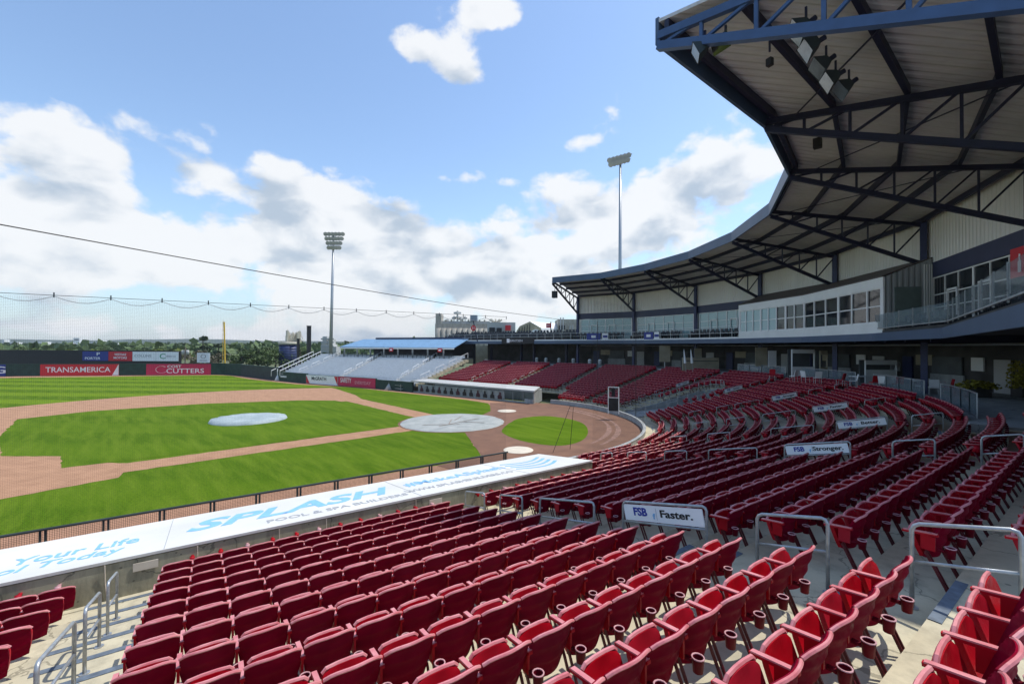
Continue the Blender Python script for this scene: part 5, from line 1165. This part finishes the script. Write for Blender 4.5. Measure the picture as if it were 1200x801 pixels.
# ---------------------------------------------------------------- bleachers beyond the dugout
fx = lambda q: np.array(q[:2])
bl_bot = [flat(328, 440.5, .9), flat(346, 441.5, .9), flat(399, 445, .9), flat(466, 449.5, .9), flat(487, 449.5, 1.0)]
Kt = 84
bl_top = [at(376, 418, 92), at(398, 418, 90), at(447, 418.5, 86), at(512, 418.5, 80), at(548, 418.5, 77)]
zbt = 4.35
for n_, (a, b, c, d) in enumerate(zip(bl_bot, bl_bot[1:], bl_top[1:], bl_top)):
    t = wthing('bleacher_block', 'pale grey bleacher block, %s from the left below the blue roof' % ordn(n_+1), 'bleachers', (*a[:2], 0), 'pale bleachers'); tr_ = MB(); rows = 14
    a, b, c, d = (np.array(q[:2]) for q in (a, b, c, d)); g0, g1 = .035, .955
    a_, b_ = a+(b-a)*g0, a+(b-a)*g1; d_, c_ = d+(c-d)*g0, d+(c-d)*g1
    for r in range(rows):
        u0, u1 = r/rows, (r+1)/rows; z = 1.0+(zbt-1.0)*u0
        p0, p1, p2, p3 = a_+(d_-a_)*u0, b_+(c_-b_)*u0, b_+(c_-b_)*u1, a_+(d_-a_)*u1
        tr_.prism([p0, p1, p2, p3], z-.3, z)
        bn_ = MB(); m0, m1 = p0*.6+p3*.4, p1*.6+p2*.4; bn_.wall(m0, m1, z+.32, z+.38, .34); mb2 = p0*.42+p3*.58, p1*.42+p2*.58; bn_.wall(*mb2, z+.36, z+.72, .05); P(bn_, 'bench_row', M['bench'], t)
    P(tr_, 'tread', M['bench'], t)
    st_ = MB(); e0, e1, e2, e3 = a+(b-a)*.958, b+(b-a)*.03, c+(c-d)*.03, d+(c-d)*.958
    for r in range(rows):
        u0, u1 = r/rows, (r+1)/rows; z = 1.0+(zbt-1.0)*u0; st_.prism([e0+(e3-e0)*u0, e1+(e2-e1)*u0, e1+(e2-e1)*u1, e0+(e3-e0)*u1], z-.4, z+.06)
    P(st_, 'stair', M['conc'], t)
    sr = MB(); m0 = (e0+e1)/2; m1 = (e3+e2)/2
    for u0 in (.08, .34, .6, .85): q = m0+(m1-m0)*u0; q2 = m0+(m1-m0)*(u0+.16); za = 1+(zbt-1)*u0; zb_ = 1+(zbt-1)*(u0+.16); sr.beam((*q, za+.95), (*q2, zb_+.95), .06, .06); sr.beam((*q, za), (*q, za+.95), .06, .06, up=(1, 0, 0)); sr.beam((*q2, zb_), (*q2, zb_+.95), .06, .06, up=(1, 0, 0))
    P(sr, 'stair_rail', M['white'], t)
# edge rails of the leftmost block
t = wthing('guard_rail', 'slanting pale railings up the left edge of the bleachers', 'railing', (*bl_bot[0][:2], .9), 'bleacher railings'); mb = MB()
for off_ in (0, -1.6):
    a = bl_bot[0]+np.array([*(-_R[:2]*off_*-1), 0]); b = bl_top[0]+np.array([*(-_R[:2]*off_*-1), 0]); a[2] = 1.9; b[2] = 5.3; mb.beam(a, b, .09, .09)
    for u in np.linspace(0, 1, 9): q = a+(b-a)*u; mb.beam(q, q-np.array([0, 0, 1.]), .06, .06)
P(mb, 'frame', M['white'], t)
# ---------------------------------------------------------------- blue-roofed pavilion
pv0, pv1 = at(398, 411, 88), at(532, 410, 76)
d = unit((pv1-pv0)[:2]); nb_ = np.array([-d[1], d[0]]); nb_ = nb_ if nb_@_F[:2] > 0 else -nb_
pv = wthing('pavilion', 'open pavilion with a sloping light blue roof above the bleachers', 'pavilion', (*pv0[:2], 4.3))
p0, p1 = pv0[:2], pv1[:2]
mb = MB(); mb.slab((*p0, 6.35), (*p1, 6.3), (*(p1+nb_*5), 7.95), (*(p0+nb_*5+d*1.5), 7.95), .12); P(mb, 'roof', M['bluefab'], pv)
mb = MB(); mb.wall(p0+nb_*5+d*5, p1+nb_*5, 7.7, 8.25, .3); P(mb, 'ridge', M['header'], pv)
mb = MB(); mb.wall(p0+d*.1, p1, 5.98, 6.22, .12); P(mb, 'eaves', M['pressbox'], pv)
mb = MB(); mb.wall(p0+nb_*6.5+d*3, p1+nb_*6.5, 4.2, 7.6, .2); P(mb, 'rear_wall', M['dark'], pv)
mb = MB(); mb.prism([p0, p1, p1+nb_*6.4, p0+nb_*6.4], 4.15, 4.32); P(mb, 'floor', M['concgrey'], pv)
ln = np.linalg.norm(p1-p0)
for k in range(8): q = p0+d*ln*(k+.3)/8+nb_*.3; mb = MB(); mb.beam((*q, 4.2), (*q, 6.3), .22, .22, up=(1, 0, 0)); P(mb, 'post', M['beige2'], pv)
mb = MB()
for z in (4.75, 5.15): mb.wall(p0-d*3, p1, z, z+.06, .06)
for k in range(30): q = p0-d*3+(p1-p0+d*3)*k/30; mb.beam((*q, 4.3), (*q, 5.2), .06, .06, up=(1, 0, 0))
P(mb, 'balustrade', M['char_pad'], pv)
for n2, px in enumerate((459, 516)):
    c = on_line(np.array([*p0, 5.5]), np.array([*p1, 5.5]), px); c = c[:2]-nb_*.15; t = wthing('sign', ('small red sign on a pavilion post', 'small red sign at the right end of the pavilion')[n2], 'sign', (*c, 5.6)); mb = MB(); mb.wall(c-d*.45, c+d*.45, 5.5, 6.15, .05); P(mb, 'panel', M['red_ad'], t); mb = MB(); mb.wall(c-nb_*.04-d*.25, c-nb_*.04+d*.25, 5.7, 5.95, .02); P(mb, 'mark', M['text_white'], t)
for n2 in range(14):
    c = p0+d*(1.5+n2*1.9)+nb_*(.8+.5*(n2 % 2)); t = thing('stool', 'dark stool behind the pavilion balustrade, %s from the left' % ordn(n2+1), 'stool', (c[0], c[1], 4.32), 0, 'pavilion stools'); mb = MB(); mb.tube((0, 0, .7), (0, 0, .78), .2, 10); mb.build('seat', M['deckseat'], t); mb = MB(); mb.tube((0, 0, 0), (0, 0, .7), .04, 6); mb.build('post', M['deckseat'], t)

# things under the open deck: supports and a sunlit opening
for n_, px in enumerate((541, 556, 576, 611, 626, 664)):
    c = on_far(px, 9.5); t = wthing('deck_support', 'dark steel post under the open deck, %s from the left' % ordn(n_+1), 'post', (*c, 3.5), 'posts under the open deck'); mb = MB(); mb.beam((*c, 2.5), (*c, ZD0), .35, .35, up=(1, 0, 0)); P(mb, 'shaft', M['truss'], t); mb = MB(); mb.box((*c, 2.7), (.6, .6, .4)); P(mb, 'footing', M['concgrey'], t)
a, b = on_far(524, 15), on_far(722, 15); t = wthing('concourse_screen', 'dark back wall under the open upper deck', 'wall', (*a, 3)); mb = MB(); mb.wall(on_far(572, 15), b, 2.6, ZD0, .2); mb.wall(on_far(526, 15), on_far(545, 15), 2.6, ZD0, .2); P(mb, 'panel', M['darkwall'], t)
a, b = on_far(544, 19), on_far(574, 19); t = wthing('sunlit_wall', 'sunlit beige wall seen through the gap under the open deck', 'wall', (*a, 3)); mb = MB(); mb.wall(a, b, 2.6, 6.7, .2); P(mb, 'panel', M['tan'], t)
for n_, px in enumerate((629, 655, 640, 672, 700, 712, 700)):
    if n_ == 6: break
    c = on_far(px, 8.9) if px < 680 else wp(0, (px-680)/64, 6.9); t = wthing('litter_bin', 'pale round bin at the top of the far red seats, %s from the left' % ordn(sorted((629, 655, 640, 672, 700, 712)).index(px)+1), 'bin', (*c, ZC), 'pale bins'); mb = MB(); mb.tube((*c, ZC), (*c, ZC+.75), .24, 12, .28); P(mb, 'body', M['beige2'], t, True); mb = MB(); mb.tube((*c, ZC+.75), (*c, ZC+.95), .3, 12, .15); P(mb, 'lid', M['white'], t, True)

# ---------------------------------------------------------------- background industry
def blk(mb, px0, px1, ytop, k, dep=12, z0=0., ybot=None):
    a, b = at(px0, ytop, k), at(px1, ytop, k); mb.prism([a[:2], b[:2], b[:2]+_F[:2]*dep, a[:2]+_F[:2]*dep], z0 if ybot is None else at(px0, ybot, k)[2], (a[2]+b[2])/2)
t = wthing('grain_elevator', 'weathered beige grain elevator with rooftop plant beyond the bleachers', 'industrial building', at(540, 420, 230)*np.array([1, 1, 0]))
mb = MB(); blk(mb, 510, 574, 379, 230, 20); P(mb, 'main_block', M['beige'], t)
for k in range(10): c = at(514+k*6.2, 400, 229); mb = MB(); mb.tube((c[0], c[1], 0), (c[0], c[1], at(0, 382, 229)[2]), 1.5, 14); P(mb, 'silo_tube', M['beige'], t, True)
mb = MB(); blk(mb, 510.5, 517, 367.5, 231, 8); P(mb, 'stair_tower', M['beige'], t)
mb = MB(); blk(mb, 517, 574, 376, 232, 14, ybot=379.3); P(mb, 'gallery', M['beige2'], t)
mb = MB(); blk(mb, 551, 559, 369, 231, 6, ybot=376.2); P(mb, 'plant_room', mat('blue_grey_steel', (.22, .27, .33), .6, .1, .5), t)
mb = MB()
for px, y0, w in ((536, 364, 1.2), (540, 371, .8), (532, 370, .7), (545, 370, .6), (524, 373, .5)): c = at(px, 380, 233); top = at(px, y0, 233); mb.tube((c[0], c[1], c[2]-2), (c[0], c[1], top[2]), w*.4, 6); mb.box((c[0], c[1], top[2]-1.2), (w*2.4, w*2.4, 1.0)); mb.box((c[0], c[1], top[2]-3.4), (w*3.6, w*2.4, .4))
P(mb, 'rooftop_mast', M['beige2'], t)
mb = MB()
for px in (521, 528, 541, 548, 561, 567): blk(mb, px, px+1.6, 374.5, 231, 2, ybot=376.1)
P(mb, 'vent', M['beige'], t)
t = wthing('scoreboard_building', 'pale building with black and blue display panels beyond the deck', 'building', at(588, 420, 120)*np.array([1, 1, 0])); mb = MB(); blk(mb, 571, 604, 377.5, 120, 6); P(mb, 'wall', M['beige2'], t)
for x0, x1, y0, y1, m in ((573.5, 580, 383.5, 389, 'black'), (574, 581.5, 390, 395, 'blue_ad'), (582, 588, 384, 389.5, 'dark'), (586, 589.5, 390, 394, 'black'), (589.8, 593, 389, 394, 'navy'), (592, 598.5, 381, 387, 'red_ad')):
    mb = MB(); blk(mb, x0, x1, y0, 119.6, .3, ybot=y1); P(mb, 'display_panel', M[m], t)
c = at(581, 376, 125); mb = MB(); mb.tube((c[0], c[1], 8), (c[0], c[1], 13.8), .9, 8, .9)
for k in range(8): a = k*.785; mb.beam((c[0], c[1], 13), (c[0]+1.8*math.cos(a), c[1]+1.8*math.sin(a), 14.3), .2, .5)
P(mb, 'roof_vent', M['cream_tank'], t)
# white arched tent
t = wthing('fabric_shelter', 'large white gabled fabric shelter with open dark end beyond the deck', 'tent', at(628, 420, 135)*np.array([1, 1, 0])); k = 135
prof = [(604.5, 398), (605, 388), (609, 382), (621, 376.5), (634, 384), (637, 398)]
q = [at(x, y, k) for x, y in prof]; off_ = _R*9.5+_F*10; ov = MB(); vs = q+[p+off_ for p in q]; n = len(q)
ov.add(vs, [(i, i+1, n+i+1, n+i) for i in range(n-1)]); P(ov, 'cover', M['white'], t)
ew = MB(); ew.add(q, [tuple(range(n))]); P(ew, 'end_wall', M['tan'], t)
for k2 in range(5): a = at(608+k2*3, 397, k-.2); b = at(609+k2*3, 384.5-k2*1.3, k-.2); mb = MB(); mb.beam(a, b, .15, .15); P(mb, 'rib', M['dark'], t)
mb = MB(); m2 = at(628, 392, k-.3); mb.tube(m2, m2-_F*.3, 1.7, 16); P(mb, 'white_hood', M['white'], t)
t = wthing('industrial_building', 'beige block with pipes beside the far end of the grandstand', 'building', at(670, 420, 140)*np.array([1, 1, 0])); mb = MB(); blk(mb, 654, 690, 374, 140, 10); P(mb, 'wall', M['beige'], t)
mb = MB(); blk(mb, 655, 662, 381, 139.6, .3, ybot=386); P(mb, 'dark_window', M['dark'], t)
for px in (657, 660, 668, 671): mb = MB(); c = at(px, 376, 139); mb.tube((c[0], c[1], 6), (c[0], c[1], at(0, 369 if px < 662 else 378, 139)[2]), .2, 6); P(mb, 'pipe', M['galv'], t)
# red flags and poles over the deck
for n_, (px, y0, y1, fx0, fx1, fy0, fy1) in enumerate(((559.5, 375, 400, 552, 557.5, 381, 387.5), (645.5, 377, 398, 640, 645.3, 378.6, 384))):
    c = at(px, y1, 74); t = wthing('flag', ('red octagonal flag on a slanting pole over the open deck', 'red flag on an upright pole at the right of the open deck')[n_], 'flag', c); mb = MB(); tp = at(px-(5 if n_ == 0 else 0), y0, 74); mb.tube(c, tp, .09, 8); P(mb, 'pole', M['truss'], t)
    cc_ = at((fx0+fx1)/2, (fy0+fy1)/2, 73.8); w_, h_ = (fx1-fx0)*74/FPX/2, (fy1-fy0)*74/FPX/2; mb = MB(); m_n = 8 if n_ == 0 else 4; r_ = [cc_+_R*w_*math.cos(2*math.pi*(q+.5)/m_n)*(1.08 if m_n == 8 else 1.4)+_U*h_*math.sin(2*math.pi*(q+.5)/m_n)*(1.08 if m_n == 8 else 1.4) for q in range(m_n)]
    mb.add(r_+[p+_F*.06 for p in r_], [tuple(range(m_n)), tuple(range(m_n, 2*m_n))[::-1]]+[(q, (q+1) % m_n, m_n+(q+1) % m_n, m_n+q) for q in range(m_n)]); P(mb, 'cloth', M['red_ad'], t)
    mb = MB()
    for e in (-.3, .3): p = cc_-_F*.03+_R*w_*e; mb.beam(p-_U*h_*.5, p+_U*h_*.5, .02, w_*.25)
    P(mb, 'white_mark', M['text_white'], t)
# blue silo and plant at the corner
t = wthing('storage_silo', 'dark blue banded silo with cream machinery on top', 'silo', at(338.5, 430, 120)*np.array([1, 1, 0])); c = at(338.5, 430, 120); r = 10.5*120/FPX
mb = MB(); mb.tube((c[0], c[1], 0), (c[0], c[1], at(0, 402, 120)[2]), r, 28); P(mb, 'tank', M['silo'], t, True)
mb = MB()
for y in range(404, 432, 3): z = at(0, y, 120)[2]; mb.tube((c[0], c[1], z), (c[0], c[1], z+.12), r+.06, 28)
P(mb, 'band', mat('dull_blue_band', (.012, .018, .06), .6, .2, 1), t, True)
mb = MB(); z = at(0, 402, 120)[2]; mb.tube((c[0], c[1], z), (c[0], c[1], z+.7), r+.2, 28); P(mb, 'roof_ring', M['cream_tank'], t, True)
mb = MB()
for k in range(12): p = c[:2]+_R[:2]*(rng.random()-.3)*r*1.5+_F[:2]*(rng.random()-.5)*r; h = 1.0+2.3*rng.random(); mb.box((*p, z+.7+h/2), (.35+.8*rng.random(), .5, h)); mb.beam((*p, z+1+h), (*(p+_R[:2]*1.2), z+.8), .12, .12)
P(mb, 'machinery', M['cream_tank'], t)
for n_, (px, y0, y1, k, w) in enumerate(((361.8, 382, 421, 100, .75), (349.3, 397, 425, 104, .5))):
    c = at(px, y1, k); top = at(px, y0, k); t = wthing('net_post', ('taller', 'shorter')[n_]+' black square post rising behind the bleachers', 'post', (c[0], c[1], 0)); mb = MB(); mb.beam((c[0], c[1], 0), (c[0], c[1], top[2]), w, w, up=(1, 0, 0)); P(mb, 'shaft', M['black'], t); mb = MB(); mb.box((c[0], c[1], top[2]+.05), (w*1.2, w*1.2, .1)); P(mb, 'cap', M['dark'], t)
t = wthing('process_tower', 'pale steel process tower behind the light pole base', 'tower', at(382, 430, 150)*np.array([1, 1, 0])); mb = MB()
for x0, x1, y0 in ((376, 390, 403), (378, 383, 394), (384, 388, 397), (390, 394, 406)): blk(mb, x0, x1, y0, 150, 4)
P(mb, 'vessel', M['beige2'], t); mb = MB()
for y in (397, 401, 406): a, b = at(376, y, 149), at(391, y, 149); mb.beam(a, b, .15, .5)
P(mb, 'platform', M['galv'], t)
# buildings in the far town
for n_, (x0, x1, y0, k) in enumerate(((7, 17, 401, 900), (25, 38, 407.5, 500), (43, 53, 400.5, 1100), (67, 74, 403, 900), (75, 81, 402, 950), (86, 93, 396, 1200), (102, 116, 401.5, 900), (117, 119, 399, 1100), (133, 135, 402, 1000), (2, 5, 398, 1300))):
    t = wthing('town_building', 'tiny pale building far off in the trees, %s from the left' % ordn(sorted((7, 25, 43, 67, 75, 86, 102, 117, 133, 2)).index(x0)+1), 'building', at(x0, 410, k)*np.array([1, 1, 0])); mb = MB(); blk(mb, x0, x1, y0, k, 15); P(mb, 'wall', M['white'], t); mb = MB(); blk(mb, x0+.2, x1-.2, y0-.3, k+1, 12, ybot=y0+.05); P(mb, 'roof', M['beige2'], t)
    mb = MB(); blk(mb, x0+1, x1-1, y0+1.5, k-.5, .3, ybot=y0+2.4); P(mb, 'window_band', M['dark'], t)
# ball-park utility pole with white boxes by the ring sign, cart and equipment by the walls
c = at(217, 428, 106); t = wthing('utility_pole', 'wooden utility pole with white boxes behind the outfield wall', 'utility pole', (c[0], c[1], 0)); mb = MB(); mb.tube((c[0], c[1], 0), (c[0], c[1], at(0, 406, 106)[2]), .18, 8, .13); P(mb, 'pole', M['wood'], t)
mb = MB()
for e in (-.55, .55): mb.tube((c[0]+_R[0]*e, c[1]+_R[1]*e, 4.2), (c[0]+_R[0]*e, c[1]+_R[1]*e, 5.3), .32, 10)
P(mb, 'transformer', M['beige2'], t, True)
c = flat(320, 445.5, 0)+np.array([-1., -.5, 0]); t = wthing('equipment_bag', 'small white covered pile at the foot of the charcoal wall', 'equipment', c*np.array([1, 1, 0])); mb = MB(); mb.tube((c[0], c[1], 0), (c[0], c[1], .9), .55, 10, .15); P(mb, 'cover', M['white'], t, True); mb = MB(); mb.tube((c[0], c[1], .8), (c[0]+.1, c[1], 2.2), .08, 6); P(mb, 'stake', M['white'], t)
c = flat(456, 456.5); t = wthing('screen_cone', 'small white cone-shaped cover on the track left of the far dugout', 'cover', c*np.array([1, 1, 0])); mb = MB(); mb.tube((c[0], c[1], 0), (c[0], c[1], .9), .7, 10, .12); P(mb, 'cloth', M['beige2'], t, True); mb = MB(); mb.tube((c[0], c[1], .85), (c[0], c[1], 1.15), .07, 8); P(mb, 'tip', M['white'], t)
c = flat(469, 457.5); t = wthing('ball_cart', 'low wire cart parked left of the far dugout', 'cart', c*np.array([1, 1, 0])); mb = MB()
for z in (.3, .8): 
    for e, f_ in (((-.9, -.4), (.9, -.4)), ((.9, -.4), (.9, .4)), ((.9, .4), (-.9, .4)), ((-.9, .4), (-.9, -.4))): mb.beam((c[0]+e[0], c[1]+e[1], z), (c[0]+f_[0], c[1]+f_[1], z), .05, .05)
for e in ((-.9, -.4), (.9, -.4), (.9, .4), (-.9, .4)): mb.beam((c[0]+e[0], c[1]+e[1], .0), (c[0]+e[0], c[1]+e[1], 1.0), .05, .05)
P(mb, 'wire_frame', M['galv'], t); mb = MB(); mb.box((c[0], c[1], .34), (1.7, .75, .06)); P(mb, 'tray', M['concgrey'], t)

# ---------------------------------------------------------------- hills, woods, trees
def ridge(k, y_of, name, m, x0=-700, x1=760, step=6, depth=200):
    mb = MB(); prev = None
    for px in range(x0, x1, step):
        a = at(px, y_of(px), k); b = a+_F*depth; r = [(a[0]-_F[0]*depth*.5, a[1]-_F[1]*depth*.5, -1), tuple(a), (b[0], b[1], a[2]*.9), (b[0]+_F[0]*depth, b[1]+_F[1]*depth, -1)]
        if prev: mb.add(prev+r, [(0, 4, 5, 1), (1, 5, 6, 2), (2, 6, 7, 3)])
        prev = r
    o = mb.build(name, m, smooth=False); o['kind'] = 'structure'; return o
from mathutils import noise as mn
ridge(2600, lambda x: 397.5+3.2*mn.noise(Vector((x*.006, 0, 3)))+1.2*mn.noise(Vector((x*.03, 0, 9))) if x < 260 else 399.5+2.6*mn.noise(Vector((x*.008, 0, 3))), 'hills', M['hill'], step=5, depth=500)
ridge(1500, lambda x: 401+2.2*mn.noise(Vector((x*.01, 5, 3)))+.8*mn.noise(Vector((x*.09, 2, 9))), 'hills', M['hill'], step=3, depth=250)
# far woods: clumps of leaf faces
wd = MB()
for _ in range(5200):
    px = -150+rng.random()*680; k = 230+rng.random()**.7*420
    top = 405.5+2.2*mn.noise(Vector((px*.035, k*.01, 0)))+1.5*rng.random(); c = at(px, top+rng.random()*9*(.4+230/k), k); sz = .8+1.5*rng.random()+k*.002
    if c[2] < 0: c[2] = .5
    for _2 in range(2):
        a = unit(rng.normal(size=3))*sz; b = unit(np.cross(a, rng.normal(size=3)))*sz*.8; q = c+rng.normal(size=3)*sz*.7; wd.add([q-a-b, q+a-b*.6, q+a*.7+b, q-a*.8+b*.7], [(0, 1, 2, 3)])
o = wd.build('far_woods', M['leaf']); o['kind'] = 'stuff'; tag(o, 'belt of green woods beyond the outfield wall and the town', 'woods')
def tree_meshes(h, w, m, seed, n=1500, kind='round'):
    r_ = np.random.default_rng(seed); tb = MB(); tb.tube((0, 0, 0), (0, 0, h*.45), h*.03, 8, h*.018); tb.tube((0, 0, h*.45), (.1, .1, h*.85), h*.018, 6, h*.006)
    cl = []
    for _ in range(9 if kind == 'round' else 14):
        a = r_.random()*6.28; rr = w*(.12+.36*r_.random()); z = h*(.22+.64*r_.random()) if kind == 'round' else h*(.2+.75*r_.random())
        if kind == 'pine': rr = w*.42*(1.05-z/h)*(.4+.6*r_.random())
        c = np.array([rr*math.cos(a), rr*math.sin(a), z]); cl.append((c, w*(.16+.12*r_.random()))); tb.tube((0, 0, z*.75), c, h*.008, 5, h*.003)
    cb_ = MB()
    for _ in range(n):
        c, s_ = cl[r_.integers(len(cl))]; q = c+unit(r_.normal(size=3))*s_*(r_.random()**.4)*np.array([1, 1, .8]); sz = .16+.2*r_.random(); sz *= h/9
        a = unit(r_.normal(size=3))*sz; b = unit(np.cross(a, r_.normal(size=3)))*sz*.7; cb_.add([q-a-b, q+a-b*.6, q+a*.7+b, q-a*.8+b*.7], [(0, 1, 2, 3)])
    t_, c_ = tb.mesh('trunk'), cb_.mesh('crown'); t_.materials.append(M['bark']); c_.materials.append(m); return t_, c_
TM = {'green': tree_meshes(9, 9, M['leaf'], 1), 'green2': tree_meshes(9, 8, M['leaf'], 2), 'dark': tree_meshes(9, 7.5, M['leaf_d'], 3), 'yellow': tree_meshes(8, 9, M['leaf_y'], 4), 'pine': tree_meshes(16, 8, M['leaf_d'], 5, 900, 'pine'), 'bare': tree_meshes(8, 7, M['leaf_b'], 6, 700)}
TL = {'green': 'mid-green bushy tree', 'green2': 'mid-green rounded tree', 'dark': 'dark green tree', 'yellow': 'yellow-green tree', 'pine': 'tall dark ragged pine', 'bare': 'thin brownish tree'}
spec = [(-40, 'green', 410, 150), (-15, 'dark', 407, 160), (8, 'bare', 408, 150), (27, 'green', 404, 165), (44, 'green2', 406, 155), (62, 'bare', 407, 150), (78, 'yellow', 410, 145), (93, 'yellow', 406.5, 135), (106, 'yellow', 408, 135), (122, 'green2', 404, 165), (138, 'dark', 405, 160), (152, 'green', 405, 150), (166, 'dark', 404, 160), (181, 'green2', 405, 150),
        (196, 'yellow', 406, 140), (205, 'yellow', 408, 138), (224, 'bare', 408, 130), (238, 'pine', 392, 150), (243, 'bare', 405, 130), (256, 'pine', 401.5, 140), (272, 'bare', 409, 125), (283, 'green', 408, 122), (292, 'dark', 404, 126), (303, 'green2', 404, 124), (314, 'green', 402, 126), (323, 'green', 407, 118), (352, 'green2', 405, 140), (371, 'dark', 408, 150), (376, 'green', 411, 150)]
for n_, (px, ytop, kk, k) in enumerate([(s_[0], s_[2], s_[1], s_[3]) for s_ in spec]):
    top = at(px, ytop, k); tm, cm = TM[kk]; hh = 16 if kk == 'pine' else 9; sc = (top[2]+.3)/hh
    r = thing('pine_tree' if kk == 'pine' else 'tree', '%s beyond the outfield, %s tree from the left' % (TL[kk], ordn(n_+1)), 'tree', (top[0], top[1], -.3), rng.random()*6, 'trees beyond the outfield'); r.scale = (max(sc, .9)*(.85 if kk == 'pine' else 1.), max(sc, .9)*(.85 if kk == 'pine' else 1.), sc)
    for nm, me_ in (('trunk', tm), ('crown', cm)): o = bpy.data.objects.new(nm, me_); COL.objects.link(o); o.parent = r

# ---------------------------------------------------------------- air
hz = MB(); hz.box((0, 0, 40), (6200, 6200, 84)); 
hm = bpy.data.materials.new('air'); hm.use_nodes = True; t_ = hm.node_tree; t_.nodes.clear(); vo = t_.nodes.new('ShaderNodeVolumePrincipled'); vo.inputs['Density'].default_value = .00011; vo.inputs['Color'].default_value = (.80, .88, 1, 1); vo.inputs['Anisotropy'].default_value = .2
oo = t_.nodes.new('ShaderNodeOutputMaterial'); t_.links.new(vo.outputs[0], oo.inputs['Volume'])
ho = hz.build('haze', hm); ho['kind'] = 'stuff'; tag(ho, 'thin pale haze that softens the far hills and town', 'haze')
